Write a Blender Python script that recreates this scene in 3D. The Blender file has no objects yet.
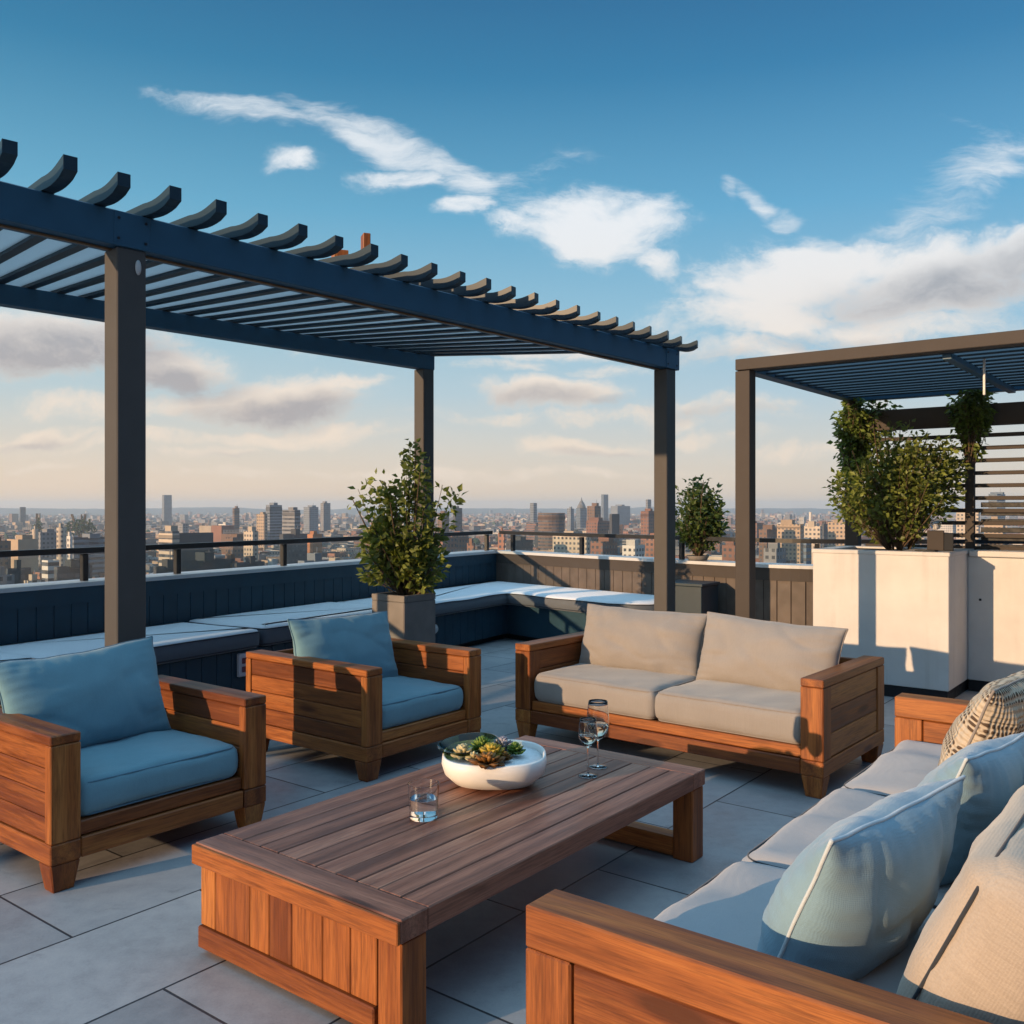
import bpy, bmesh, math, random
from mathutils import Vector, Matrix, noise as mnoise
random.seed(7)
R = math.radians
PI = math.pi
sc = bpy.context.scene
COL = sc.collection
CAMH, F, CX, CY = 1.6, 926.0, 512.0, 507.0

def ray(px, py=None, z=None, h=None):
    """world point seen at that picture spot, at depth z or height h (used to measure sizes and places)"""
    if z is None:
        z = (CAMH - h) * F / (py - CY)
    x = (px - CX) / F * z
    if h is None:
        h = CAMH + (CY - py) / F * z if py is not None else 0.0
    return Vector((x, z, h))

# ------------------------------------------------------------------ materials
def newmat(name):
    m = bpy.data.materials.new(name); m.use_nodes = True
    nt = m.node_tree
    b = nt.nodes['Principled BSDF']
    return m, nt, b

def N(nt, t, **kw):
    n = nt.nodes.new(t)
    for k, v in kw.items():
        if k in n.inputs and not hasattr(n, k): n.inputs[k].default_value = v
        else: setattr(n, k, v)
    return n

def L(nt, a, b): nt.links.new(a, b)

def math_(nt, op, a, b=None, clamp=False):
    n = nt.nodes.new('ShaderNodeMath'); n.operation = op; n.use_clamp = clamp
    for i, v in enumerate((a, b)):
        if v is None: continue
        if isinstance(v, (int, float)): n.inputs[i].default_value = v
        else: nt.links.new(v, n.inputs[i])
    return n.outputs[0]

def mixc(nt, fac, a, b, blend='MIX'):
    n = nt.nodes.new('ShaderNodeMix'); n.data_type = 'RGBA'; n.blend_type = blend
    for sock, v in ((n.inputs[0], fac), (n.inputs[6], a), (n.inputs[7], b)):
        if isinstance(v, (int, float)): sock.default_value = v
        elif isinstance(v, tuple): sock.default_value = (*v, 1) if len(v) == 3 else v
        else: nt.links.new(v, sock)
    return n.outputs[2]

def ramp(nt, fac, stops):
    n = nt.nodes.new('ShaderNodeValToRGB')
    e = n.color_ramp.elements
    while len(e) < len(stops): e.new(0.5)
    for el, (p, c) in zip(e, stops):
        el.position = p
        el.color = (*c, 1) if isinstance(c, tuple) else (c, c, c, 1)
    nt.links.new(fac, n.inputs[0])
    return n.outputs[0]

def maprange(nt, v, a, b, c, d, smooth=False):
    n = nt.nodes.new('ShaderNodeMapRange')
    if smooth: n.interpolation_type = 'SMOOTHSTEP'
    nt.links.new(v, n.inputs[0])
    for i, x in zip((1, 2, 3, 4), (a, b, c, d)): n.inputs[i].default_value = x
    return n.outputs[0]

def objcoord(nt): return nt.nodes.new('ShaderNodeTexCoord').outputs['Object']
def attr(nt, name, out='Vector'):
    n = nt.nodes.new('ShaderNodeAttribute'); n.attribute_name = name; return n.outputs[out]
def noise(nt, vec, scale, detail=4, rough=.5, dist=0):
    n = nt.nodes.new('ShaderNodeTexNoise')
    n.inputs['Scale'].default_value = scale; n.inputs['Detail'].default_value = detail
    n.inputs['Roughness'].default_value = rough; n.inputs['Distortion'].default_value = dist
    if vec is not None: nt.links.new(vec, n.inputs['Vector'])
    return n.outputs['Fac']
def mapping(nt, vec, scale=(1, 1, 1), rot=(0, 0, 0), loc=(0, 0, 0), vt='POINT'):
    n = nt.nodes.new('ShaderNodeMapping'); n.vector_type = vt
    n.inputs['Location'].default_value = loc; n.inputs['Rotation'].default_value = rot; n.inputs['Scale'].default_value = scale
    nt.links.new(vec, n.inputs['Vector']); return n.outputs[0]
def bump(nt, b, height, strength=.3, dist=.01):
    n = nt.nodes.new('ShaderNodeBump'); n.inputs['Strength'].default_value = strength; n.inputs['Distance'].default_value = dist
    nt.links.new(height, n.inputs['Height']); nt.links.new(n.outputs[0], b.inputs['Normal'])

def m_paint(name, col, rough=.45, var=.12, metallic=0, bumpy=.05, scale=6, spec=.3):
    m, nt, b = newmat(name); b.inputs['Specular IOR Level'].default_value = spec
    oc = objcoord(nt)
    n1 = noise(nt, oc, scale, 6, .6)
    c = mixc(nt, maprange(nt, n1, .3, .7, 0, 1), tuple(x * (1 - var) for x in col), tuple(min(1, x * (1 + var)) for x in col))
    L(nt, c, b.inputs['Base Color'])
    L(nt, maprange(nt, noise(nt, oc, scale * 4, 5, .6), .3, .7, rough * .8, min(1, rough * 1.25)), b.inputs['Roughness'])
    b.inputs['Metallic'].default_value = metallic
    if bumpy: bump(nt, b, noise(nt, oc, 160, 3), bumpy, .004)
    else: b.inputs['Roughness'].default_value = rough; nt.links.remove(b.inputs['Roughness'].links[0])
    return m

def m_wood(name, dark, mid, light, rough=.42, coat=0.0):
    m, nt, b = newmat(name)
    gc = attr(nt, 'gc'); tone = attr(nt, 'tone', 'Fac')
    g1 = noise(nt, mapping(nt, gc, (1.3, 26, 26)), 1.0, 9, .68, 1.2)
    g2 = noise(nt, mapping(nt, gc, (5, 75, 75)), 1.0, 5, .65, .3)
    w = nt.nodes.new('ShaderNodeTexWave'); w.wave_type = 'BANDS'; w.bands_direction = 'Y'
    w.inputs['Scale'].default_value = 1.25; w.inputs['Distortion'].default_value = 7; w.inputs['Detail'].default_value = 4
    w.inputs['Detail Scale'].default_value = 1.3; w.inputs['Detail Roughness'].default_value = .6
    L(nt, mapping(nt, gc, (.30, 2.6, 2.6)), w.inputs['Vector'])
    v = nt.nodes.new('ShaderNodeTexVoronoi'); v.inputs['Scale'].default_value = 1.0
    wv_ = nt.nodes.new('ShaderNodeVectorMath'); wv_.operation = 'ADD'; L(nt, mapping(nt, gc, (1.6, 6.5, 6.5)), wv_.inputs[0]); L(nt, mapping(nt, gc, (0, 0, 0)), wv_.inputs[1]); L(nt, wv_.outputs[0], v.inputs['Vector'])
    kr = nt.nodes.new('ShaderNodeSeparateColor'); L(nt, v.outputs['Color'], kr.inputs[0])
    knot = math_(nt, 'MULTIPLY', maprange(nt, v.outputs['Distance'], .03, .22, 1, 0, True), maprange(nt, kr.outputs[0], .55, .75, 0, 1))
    f = math_(nt, 'ADD', math_(nt, 'MULTIPLY', g1, .50), math_(nt, 'ADD', math_(nt, 'MULTIPLY', w.outputs['Fac'], .17), .125))
    f = math_(nt, 'ADD', f, math_(nt, 'MULTIPLY', math_(nt, 'SUBTRACT', tone, .5), .30))
    f = math_(nt, 'SUBTRACT', f, math_(nt, 'MULTIPLY', knot, .45))
    c = ramp(nt, f, [(.08, tuple(x * .5 for x in dark)), (.28, dark), (.5, mid), (.78, light)])
    g3 = noise(nt, mapping(nt, gc, (7, 260, 260)), 1.0, 3, .6, .2)
    c = mixc(nt, maprange(nt, g3, .32, .56, .45, 0), c, tuple(x * .4 for x in dark))
    c = mixc(nt, maprange(nt, g2, .36, .52, .45, 0), c, tuple(x * .45 for x in dark))
    L(nt, c, b.inputs['Base Color'])
    b.inputs['Specular IOR Level'].default_value = .32
    L(nt, maprange(nt, g1, .3, .7, rough * .8, rough * 1.25), b.inputs['Roughness'])
    bump(nt, b, math_(nt, 'ADD', g1, math_(nt, 'MULTIPLY', g2, .35)), .22, .002)
    return m

def m_fabric(name, col, var=.1, rough=.9, weave=420, streak=0.0, sheen=.25):
    m, nt, b = newmat(name)
    oc = objcoord(nt)
    big = noise(nt, oc, 5, 4, .6)
    wx = nt.nodes.new('ShaderNodeTexWave'); wx.bands_direction = 'X'; wx.inputs['Scale'].default_value = weave / 6.0; wx.inputs['Distortion'].default_value = 1.5
    wy = nt.nodes.new('ShaderNodeTexWave'); wy.bands_direction = 'Z'; wy.inputs['Scale'].default_value = weave / 6.0; wy.inputs['Distortion'].default_value = 1.5
    L(nt, oc, wx.inputs['Vector']); L(nt, oc, wy.inputs['Vector'])
    fine = noise(nt, mapping(nt, oc, (1, 1, 1)), 260, 2)
    slub = noise(nt, mapping(nt, oc, (220, 220, 9)), 1, 3)
    h = math_(nt, 'ADD', math_(nt, 'MULTIPLY', math_(nt, 'ADD', wx.outputs['Fac'], wy.outputs['Fac']), .4), fine)
    f = math_(nt, 'ADD', math_(nt, 'MULTIPLY', big, .5), math_(nt, 'ADD', math_(nt, 'MULTIPLY', fine, .3), math_(nt, 'MULTIPLY', slub, .2 + streak)))
    c = mixc(nt, maprange(nt, f, .3, .75, 0, 1), tuple(x * (1 - var) for x in col), tuple(min(1, x * (1 + var)) for x in col))
    L(nt, c, b.inputs['Base Color'])
    b.inputs['Roughness'].default_value = rough
    b.inputs['Sheen Weight'].default_value = sheen
    b.inputs['Specular IOR Level'].default_value = .25
    bump(nt, b, math_(nt, 'ADD', math_(nt, 'MULTIPLY', h, .3), math_(nt, 'MULTIPLY', noise(nt, oc, 22, 4, .55), .6)), .35, .006)
    return m

def m_leaf(name, dark, light, rough=.5):
    m, nt, b = newmat(name)
    tone = attr(nt, 'tone', 'Fac')
    c = ramp(nt, tone, [(0, dark), (.6, tuple((a + b_) / 2 for a, b_ in zip(dark, light))), (1, light)])
    L(nt, c, b.inputs['Base Color']); b.inputs['Roughness'].default_value = rough
    tr = nt.nodes.new('ShaderNodeBsdfTranslucent'); L(nt, mixc(nt, .5, c, (light[0] * 1.2, light[1] * 1.2, light[2] * .5)), tr.inputs[0])
    mx = nt.nodes.new('ShaderNodeMixShader'); mx.inputs[0].default_value = .3
    out = nt.nodes['Material Output']
    L(nt, b.outputs[0], mx.inputs[1]); L(nt, tr.outputs[0], mx.inputs[2]); L(nt, mx.outputs[0], out.inputs[0])
    return m

def m_pane(name, tint=(.93, .97, .97), refl=1.0):
    m, nt, b = newmat(name)
    out = nt.nodes['Material Output']
    t = nt.nodes.new('ShaderNodeBsdfTransparent'); t.inputs[0].default_value = (*tint, 1)
    g = nt.nodes.new('ShaderNodeBsdfGlossy'); g.inputs['Roughness'].default_value = .02
    fr = nt.nodes.new('ShaderNodeFresnel'); fr.inputs[0].default_value = 1.45
    mx = nt.nodes.new('ShaderNodeMixShader')
    ge = nt.nodes.new('ShaderNodeNewGeometry'); L(nt, math_(nt, 'MULTIPLY', math_(nt, 'MULTIPLY', fr.outputs[0], refl), math_(nt, 'SUBTRACT', 1.0, ge.outputs['Backfacing'])), mx.inputs[0]); L(nt, t.outputs[0], mx.inputs[1]); L(nt, g.outputs[0], mx.inputs[2])
    L(nt, mx.outputs[0], out.inputs[0])
    return m

def m_glass(name, col=(1, 1, 1), ior=1.45):
    m, nt, b = newmat(name)
    b.inputs['Base Color'].default_value = (*col, 1); b.inputs['Transmission Weight'].default_value = 1
    b.inputs['Roughness'].default_value = 0.0; b.inputs['IOR'].default_value = ior
    return m

M = {}
M['teak'] = m_wood('teak', (.155, .042, .012), (.335, .107, .025), (.51, .205, .052), .46)
M['teak_top'] = m_wood('weathered_teak', (.13, .050, .032), (.275, .118, .076), (.42, .210, .138), .38)
M['blue_fabric'] = m_fabric('blue_fabric', (.155, .305, .370), .12)
M['beige_fabric'] = m_fabric('beige_fabric', (.265, .243, .225), .10, streak=.15)
M['grey_fabric'] = m_fabric('pale_grey_fabric', (.29, .295, .315), .09)
M['pale_blue_fabric'] = m_fabric('pale_blue_fabric', (.19, .305, .385), .10)
M['linen'] = m_fabric('linen', (.34, .285, .235), .18, weave=300, streak=.3)
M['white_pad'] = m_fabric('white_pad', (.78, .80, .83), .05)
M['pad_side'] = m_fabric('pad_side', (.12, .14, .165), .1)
M['dark_piping'] = m_fabric('dark_piping', (.03, .035, .045), .1)
M['light_piping'] = m_fabric('light_piping', (.48, .54, .58), .05)
M['blue_piping'] = m_fabric('blue_piping', (.10, .21, .28), .05)
M['beige_piping'] = m_fabric('beige_piping', (.25, .22, .20), .05)
M['blue_metal'] = m_paint('blue_grey_metal', (.028, .092, .160), .42, .06, bumpy=0)
M['post_metal'] = m_paint('grey_metal', (.080, .076, .074), .55, .05, bumpy=0, spec=.2)
M['taupe_metal'] = m_paint('taupe_metal', (.066, .057, .052), .62, .04, bumpy=0, spec=.12)
M['reflection_bronze'] = m_paint('sun_reflection_bronze', (.20, .12, .07), .35, .2, .6)  # brown standing for the sun's reflection under the pergola beam
M['dark_metal'] = m_paint('dark_metal', (.018, .020, .024), .38, .2)
M['navy_shade_board'] = m_paint('navy_shade_board', (.016, .052, .080), .5, .12)  # navy of the bench; on the left wall, shade put into the colour
M['taupe_lit_board'] = m_paint('taupe_lit_board', (.105, .085, .073), .55, .25)  # the left wall's same boards in their sunlit tone
M['cap_metal'] = m_paint('cap_metal', (.52, .53, .54), .35, .06)
M['white_render'] = m_paint('white_render', (.60, .585, .57), .85, .07, bumpy=.25, scale=3, spec=.1)
def _streaks(m):
    nt = m.node_tree; b = nt.nodes['Principled BSDF']; src = b.inputs['Base Color'].links[0].from_socket; oc = objcoord(nt)
    s1 = noise(nt, mapping(nt, oc, (9, 9, .45)), 1, 6, .6); s2 = noise(nt, oc, 2.2, 9, .7)
    f = math_(nt, 'MULTIPLY', maprange(nt, s1, .50, .72, 0, 1, True), maprange(nt, s2, .42, .62, 0, .30))
    L(nt, mixc(nt, f, src, (.33, .30, .27)), b.inputs['Base Color'])
_streaks(M['white_render'])
M['concrete'] = m_paint('concrete', (.20, .185, .17), .8, .2, bumpy=.25, scale=5)
M['black_plinth'] = m_paint('black_plinth', (.012, .014, .018), .5, .2)
M['soil'] = m_paint('soil', (.035, .025, .018), .95, .4, bumpy=.6, scale=40)
M['ceramic'] = m_paint('white_ceramic', (.74, .73, .71), .38, .03, bumpy=.02)
M['sand'] = m_paint('white_sand', (.70, .72, .74), .9, .1, bumpy=.5, scale=60)
M['bark'] = m_paint('bark', (.10, .07, .045), .85, .3, bumpy=.5, scale=30)
M['leaf_a'] = m_leaf('leaf_green', (.03, .055, .012), (.21, .29, .05))
M['leaf_b'] = m_leaf('leaf_dark_green', (.02, .04, .010), (.13, .19, .04))
M['leaf_c'] = m_leaf('leaf_olive', (.042, .062, .014), (.28, .335, .065))
M['succ_green'] = m_leaf('succulent_green', (.08, .16, .03), (.32, .44, .07))
M['succ_yellow'] = m_leaf('succulent_yellow', (.30, .20, .03), (.78, .62, .09))
M['succ_cream'] = m_leaf('succulent_cream', (.5, .40, .20), (.85, .76, .50))
M['succ_blue'] = m_leaf('succulent_blue', (.20, .22, .30), (.58, .56, .66))
M['succ_brown'] = m_leaf('succulent_brown', (.14, .055, .015), (.46, .22, .05))
M['glass'] = m_glass('drinking_glass')
M['water'] = m_glass('water', (.97, .99, 1), 1.33)
M['wine'] = m_glass('pale_wine', (.97, .94, .80), 1.33)
M['pane'] = m_pane('railing_glass')
def m_thin(name, tint, lo, hi):
    m, nt, b = newmat(name); out = nt.nodes['Material Output']
    t = nt.nodes.new('ShaderNodeBsdfTransparent'); t.inputs[0].default_value = (*tint, 1)
    g = nt.nodes.new('ShaderNodeBsdfGlossy'); g.inputs['Roughness'].default_value = .03
    lw = nt.nodes.new('ShaderNodeLayerWeight'); lw.inputs['Blend'].default_value = .5
    f = math_(nt, 'ADD', math_(nt, 'MULTIPLY', math_(nt, 'POWER', lw.outputs['Facing'], 3.0), hi), lo)
    mx = nt.nodes.new('ShaderNodeMixShader'); L(nt, f, mx.inputs[0]); L(nt, t.outputs[0], mx.inputs[1]); L(nt, g.outputs[0], mx.inputs[2])
    L(nt, mx.outputs[0], out.inputs[0]); return m
M['clear'] = m_thin('thin_clear_glass', (.965, .975, .975), .05, .75)
M['clear_water'] = m_thin('still_water', (.90, .93, .90), .10, .45)
M['louvre'] = m_paint('louvre_metal', (.018, .038, .056), .4, .05, bumpy=0)
M['olive_glass'] = m_pane('olive_glass', (.42, .44, .22), 1.0)
M['white_plastic'] = m_paint('white_plastic', (.62, .58, .60), .4, .05)
M['dark_red'] = m_paint('dark_red_plastic', (.18, .05, .07), .4, .1)

def m_panel():
    m, nt, b = newmat('frosted_panel')
    b.inputs['Base Color'].default_value = (.62, .63, .65, 1); b.inputs['Roughness'].default_value = .6
    tr = nt.nodes.new('ShaderNodeBsdfTranslucent'); tr.inputs[0].default_value = (.80, .80, .80, 1)
    mx = nt.nodes.new('ShaderNodeMixShader'); mx.inputs[0].default_value = .72
    out = nt.nodes['Material Output']
    L(nt, b.outputs[0], mx.inputs[1]); L(nt, tr.outputs[0], mx.inputs[2]); L(nt, mx.outputs[0], out.inputs[0])
    return m
M['frosted'] = m_panel()

def m_floor():
    m, nt, b = newmat('pavers')
    oc = objcoord(nt)
    v = mapping(nt, oc, (1, 1, 1), (0, 0, -R(90 - 37.6)), (0.13, .205, 0))
    br = nt.nodes.new('ShaderNodeTexBrick'); L(nt, v, br.inputs['Vector'])
    br.inputs['Scale'].default_value = 1; br.inputs['Mortar Size'].default_value = .0055; br.inputs['Mortar Smooth'].default_value = .25
    br.inputs['Brick Width'].default_value = 1.2; br.inputs['Row Height'].default_value = .6; br.offset = .45
    br.inputs['Color1'].default_value = (.25, .258, .272, 1); br.inputs['Color2'].default_value = (.40, .405, .415, 1); br.inputs['Mortar'].default_value = (.03, .033, .04, 1)
    br.inputs['Bias'].default_value = -.1
    n1 = noise(nt, oc, 1.6, 8, .62, .4); n2 = noise(nt, oc, 14, 6, .6); n3 = noise(nt, oc, 90, 3, .6)
    f = math_(nt, 'ADD', math_(nt, 'MULTIPLY', n1, .55), math_(nt, 'ADD', math_(nt, 'MULTIPLY', n2, .3), math_(nt, 'MULTIPLY', n3, .15)))
    st = ramp(nt, f, [(.3, (.62, .62, .64)), (.5, (.95, .95, .96)), (.72, (1.25, 1.22, 1.18))])
    c = mixc(nt, 1.0, br.outputs['Color'], st, 'MULTIPLY')
    sp = noise(nt, oc, 3.1, 10, .72, .6); spk = noise(nt, oc, 240, 2, .5)
    c = mixc(nt, maprange(nt, sp, .56, .70, 0, .38, True), c, (.10, .10, .105))
    c = mixc(nt, maprange(nt, spk, .66, .74, 0, .45), c, (.07, .07, .075))
    L(nt, c, b.inputs['Base Color'])
    L(nt, maprange(nt, n1, .3, .7, .42, .72), b.inputs['Roughness'])
    h = math_(nt, 'SUBTRACT', math_(nt, 'MULTIPLY', n3, .12), br.outputs['Fac'])
    bump(nt, b, math_(nt, 'ADD', h, math_(nt, 'MULTIPLY', n2, .18)), .5, .006)
    return m
M['floor'] = m_floor()

# ------------------------------------------------------------------ mesh builder
def grain(co, ax):
    if ax == 'x': return Vector((co.x, co.y, co.z))
    if ax == 'y': return Vector((co.y, co.x, co.z))
    return Vector((co.z, co.x, co.y))

class MB:
    def __init__(s): s.v = []; s.f = []; s.g = []; s.t = []; s.m = []; s.sm = []
    def add(s, verts, faces, gc=None, tone=.5, mi=0, smooth=False):
        o = len(s.v)
        s.v += [tuple(p) for p in verts]
        s.g += [tuple(q) for q in (gc or [(0, 0, 0)] * len(verts))]
        s.t += [tone] * len(verts)
        for f in faces: s.f.append([o + i for i in f]); s.m.append(mi); s.sm.append(smooth)
        return s
    def box(s, c, d, bev=.004, ax='x', mat=None, mi=0, tone=None, taper=None):
        c = Vector(c); h = Vector(d) * .5; b = min(bev, min(h) * .45)
        vs = []; idx = {}
        for sx in (-1, 1):
            for sy in (-1, 1):
                for sz in (-1, 1):
                    for k in range(3):
                        p = [sx * (h.x - b), sy * (h.y - b), sz * (h.z - b)]
                        p[k] = (sx, sy, sz)[k] * h[k]
                        if taper and sz < 0: p[0] *= taper[0]; p[1] *= taper[1]
                        idx[(sx, sy, sz, k)] = len(vs); vs.append(Vector(p))
        fs = []
        for k in range(3):
            a, e = [i for i in range(3) if i != k]
            for s0 in (-1, 1):
                q = []
                for sa, sb in ((-1, -1), (1, -1), (1, 1), (-1, 1)):
                    sg = [0, 0, 0]; sg[k] = s0; sg[a] = sa; sg[e] = sb
                    q.append(idx[(*sg, k)])
                fs.append(q)
        for k in range(3):
            a, e = [i for i in range(3) if i != k]
            for sa in (-1, 1):
                for sb in (-1, 1):
                    q = []
                    for s0, kk in ((-1, a), (1, a), (1, e), (-1, e)):
                        sg = [0, 0, 0]; sg[k] = s0; sg[a] = sa; sg[e] = sb
                        q.append(idx[(*sg, kk)])
                    fs.append(q)
        for sx in (-1, 1):
            for sy in (-1, 1):
                for sz in (-1, 1): fs.append([idx[(sx, sy, sz, k)] for k in range(3)])
        off = Vector((random.uniform(-50, 50), random.uniform(-50, 50), random.uniform(-50, 50)))
        gc = [grain(p, ax) + off for p in vs]
        vs = [p + c for p in vs]
        if mat is not None: vs = [mat @ p for p in vs]
        s.add(vs, fs, gc, random.random() if tone is None else tone, mi)
        return s
    def tube(s, pts, r, n=8, closed=False, mi=0, tone=.5, smooth=True, caps=True):
        pts = [Vector(p) for p in pts]; k = len(pts); rr = r if isinstance(r, (list, tuple)) else [r] * k
        vs = []; fs = []; up = Vector((0, 0, 1)); prev = None
        for i, p in enumerate(pts):
            if closed: d = pts[(i + 1) % k] - pts[i - 1]
            else: d = pts[min(i + 1, k - 1)] - pts[max(i - 1, 0)]
            d = d.normalized() if d.length > 1e-9 else up
            if prev is None:
                a = d.cross(up if abs(d.z) < .9 else Vector((1, 0, 0))).normalized()
            else:
                a = (prev - d * prev.dot(d)); a = a.normalized() if a.length > 1e-6 else d.orthogonal().normalized()
            prev = a; b = d.cross(a)
            for j in range(n):
                t = 2 * PI * j / n; vs.append(p + (a * math.cos(t) + b * math.sin(t)) * rr[i])
        for i in range(k if closed else k - 1):
            for j in range(n):
                i2 = (i + 1) % k
                fs.append([i * n + j, i * n + (j + 1) % n, i2 * n + (j + 1) % n, i2 * n + j])
        if not closed and caps:
            fs.append(list(range(n))); fs.append([(k - 1) * n + j for j in range(n)])
        s.add(vs, fs, [(p.x, p.y, p.z) for p in vs], tone, mi, smooth); return s
    def lathe(s, prof, n=32, c=(0, 0, 0), mi=0, sq=None, smooth=True, tone=.5):
        vs = []; fs = []; k = len(prof)
        for r, z in prof:
            for j in range(n):
                t = 2 * PI * j / n; cx, sy = math.cos(t), math.sin(t)
                if sq:
                    q = (abs(cx) ** sq + abs(sy) ** sq) ** (-1 / sq); cx *= q; sy *= q
                vs.append((c[0] + r * cx, c[1] + r * sy, c[2] + z))
        for i in range(k - 1):
            for j in range(n): fs.append([i * n + j, i * n + (j + 1) % n, (i + 1) * n + (j + 1) % n, (i + 1) * n + j])
        if prof[0][0] > 1e-6: fs.append(list(range(n)))
        if prof[-1][0] > 1e-6: fs.append([(k - 1) * n + j for j in range(n)])
        s.add(vs, fs, vs, tone, mi, smooth); return s
    def prism(s, poly, z0, z1, mi=0, tone=.5):
        n = len(poly); vs = [(x, y, z0) for x, y in poly] + [(x, y, z1) for x, y in poly]
        fs = [list(range(n)), list(range(n, 2 * n))] + [[i, (i + 1) % n, n + (i + 1) % n, n + i] for i in range(n)]
        s.add(vs, fs, vs, tone, mi); return s
    def build(s, name, mats, parent=None, loc=None, rotz=0, weld=False, fixn=True):
        me = bpy.data.meshes.new(name)
        me.from_pydata(s.v, [], s.f)
        a = me.attributes.new('gc', 'FLOAT_VECTOR', 'POINT'); a.data.foreach_set('vector', [x for q in s.g for x in q])
        a = me.attributes.new('tone', 'FLOAT', 'POINT'); a.data.foreach_set('value', s.t)
        me.polygons.foreach_set('material_index', s.m); me.polygons.foreach_set('use_smooth', s.sm)
        if fixn or weld:
            bm = bmesh.new(); bm.from_mesh(me)
            if weld: bmesh.ops.remove_doubles(bm, verts=bm.verts, dist=1e-5)
            if fixn: bmesh.ops.recalc_face_normals(bm, faces=bm.faces)
            bm.to_mesh(me); bm.free()
        for m in (mats if isinstance(mats, (list, tuple)) else [mats]): me.materials.append(M[m] if isinstance(m, str) else m)
        o = bpy.data.objects.new(name, me); COL.objects.link(o)
        if parent is not None: o.parent = parent
        if loc is not None: o.location = loc
        o.rotation_euler.z = rotz
        return o

def tag(o, label=None, cat=None, group=None, kind=None):
    if label: o['label'] = label
    if cat: o['category'] = cat
    if group: o['group'] = group
    if kind: o['kind'] = kind
    return o
def thing(name, label, cat, loc=(0, 0, 0), rotz=0, group=None):
    o = bpy.data.objects.new(name, None); COL.objects.link(o); o.empty_display_size = .1
    o.location = loc; o.rotation_euler = (0, 0, rotz)
    return tag(o, label, cat, group)

# ------------------------------------------------------------------ cushions
def box_cushion(w, d, h, r=.045, crown=.02, n=30, seed=0, wr=.004):
    """boxed cushion centred at the origin, width x depth x thickness, with welded rounded corners"""
    mb = MB(); H = Vector((w / 2, d / 2, h / 2)); r = min(r, h * .48)
    sv = Vector((seed * 7.3, seed * 3.1, seed))
    def pos(q):
        p = Vector((q[0] * H.x, q[1] * H.y, q[2] * H.z))
        inn = Vector([max(-(H[i] - r), min(H[i] - r, p[i])) for i in range(3)])
        dv = p - inn
        if dv.length > 1e-9: p = inn + dv.normalized() * r
        c = max(0, (1 - q[0] ** 2)) ** .6 * max(0, (1 - q[1] ** 2)) ** .6
        p.z += (1 if q[2] > 0 else -.15) * crown * c * abs(q[2]) ** 2
        side = 1 - max(0, abs(q[2])) ** 2
        if side > 0:
            e = max(abs(q[0]), abs(q[1])) ** 4
            p.x *= 1 + .012 * side * e; p.y *= 1 + .012 * side * e
        p += Vector((0, 0, 1)) * wr * 1.6 * (mnoise.noise(Vector((q[0] * 2.1, q[1] * 2.1, q[2])) + sv)) * abs(q[2])
        if abs(q[2]) > .5:                                   # seat dip and pulls at the border
            p.z += math.copysign(1, q[2]) * (-.35 * wr * (1 + math.cos(PI * q[0])) * (1 + math.cos(PI * q[1])) * .25 + .0022 * math.sin(q[0] * 31 + 4 * mnoise.noise(sv + Vector((q[0], q[1], 0)))) * max(0, abs(q[1]) - .6) + .0022 * math.sin(q[1] * 29 + 4 * mnoise.noise(sv + Vector((q[1], q[0], 3)))) * max(0, abs(q[0]) - .6))
        p += mnoise.noise_vector(Vector((q[0] * 5, q[1] * 5, q[2] * 2)) + sv) * wr * .5
        return p
    def warp(t):  # more rings near the edges
        return math.copysign(1 - (1 - abs(t)) ** 1.5, t)
    for k in range(3):
        a, e = [i for i in range(3) if i != k]
        na = n if a != 2 else 8; ne = n if e != 2 else 8
        for s0 in (-1, 1):
            vs = []; fs = []
            for i in range(na + 1):
                for j in range(ne + 1):
                    q = [0, 0, 0]; q[k] = s0; q[a] = warp(-1 + 2 * i / na); q[e] = warp(-1 + 2 * j / ne)
                    vs.append(pos(q))
            for i in range(na):
                for j in range(ne):
                    fs.append([i * (ne + 1) + j, (i + 1) * (ne + 1) + j, (i + 1) * (ne + 1) + j + 1, i * (ne + 1) + j + 1])
            mb.add(vs, fs, smooth=True, mi=1 if k != 2 else 0)
    def loop(z):
        pts = []; rc = r * 1.05; x, y = w / 2 - r * .26, d / 2 - r * .26
        for cx, cy, a0 in ((x - rc, y - rc, 0), (-x + rc, y - rc, 90), (-x + rc, -y + rc, 180), (x - rc, -y + rc, 270)):
            for t in range(0, 91, 15): pts.append(Vector((cx + rc * math.cos(R(a0 + t)), cy + rc * math.sin(R(a0 + t)), z)))
        out = []
        for i, p in enumerate(pts):
            q = pts[(i + 1) % len(pts)]
            m = max(1, int((q - p).length / .06))
            for j in range(m): out.append(p.lerp(q, j / m))
        return out
    pip = MB()
    for z in (h / 2 - r * .26, -h / 2 + r * .26):
        pip.tube(loop(z), .0042, 6, True)
    return mb, pip

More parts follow.
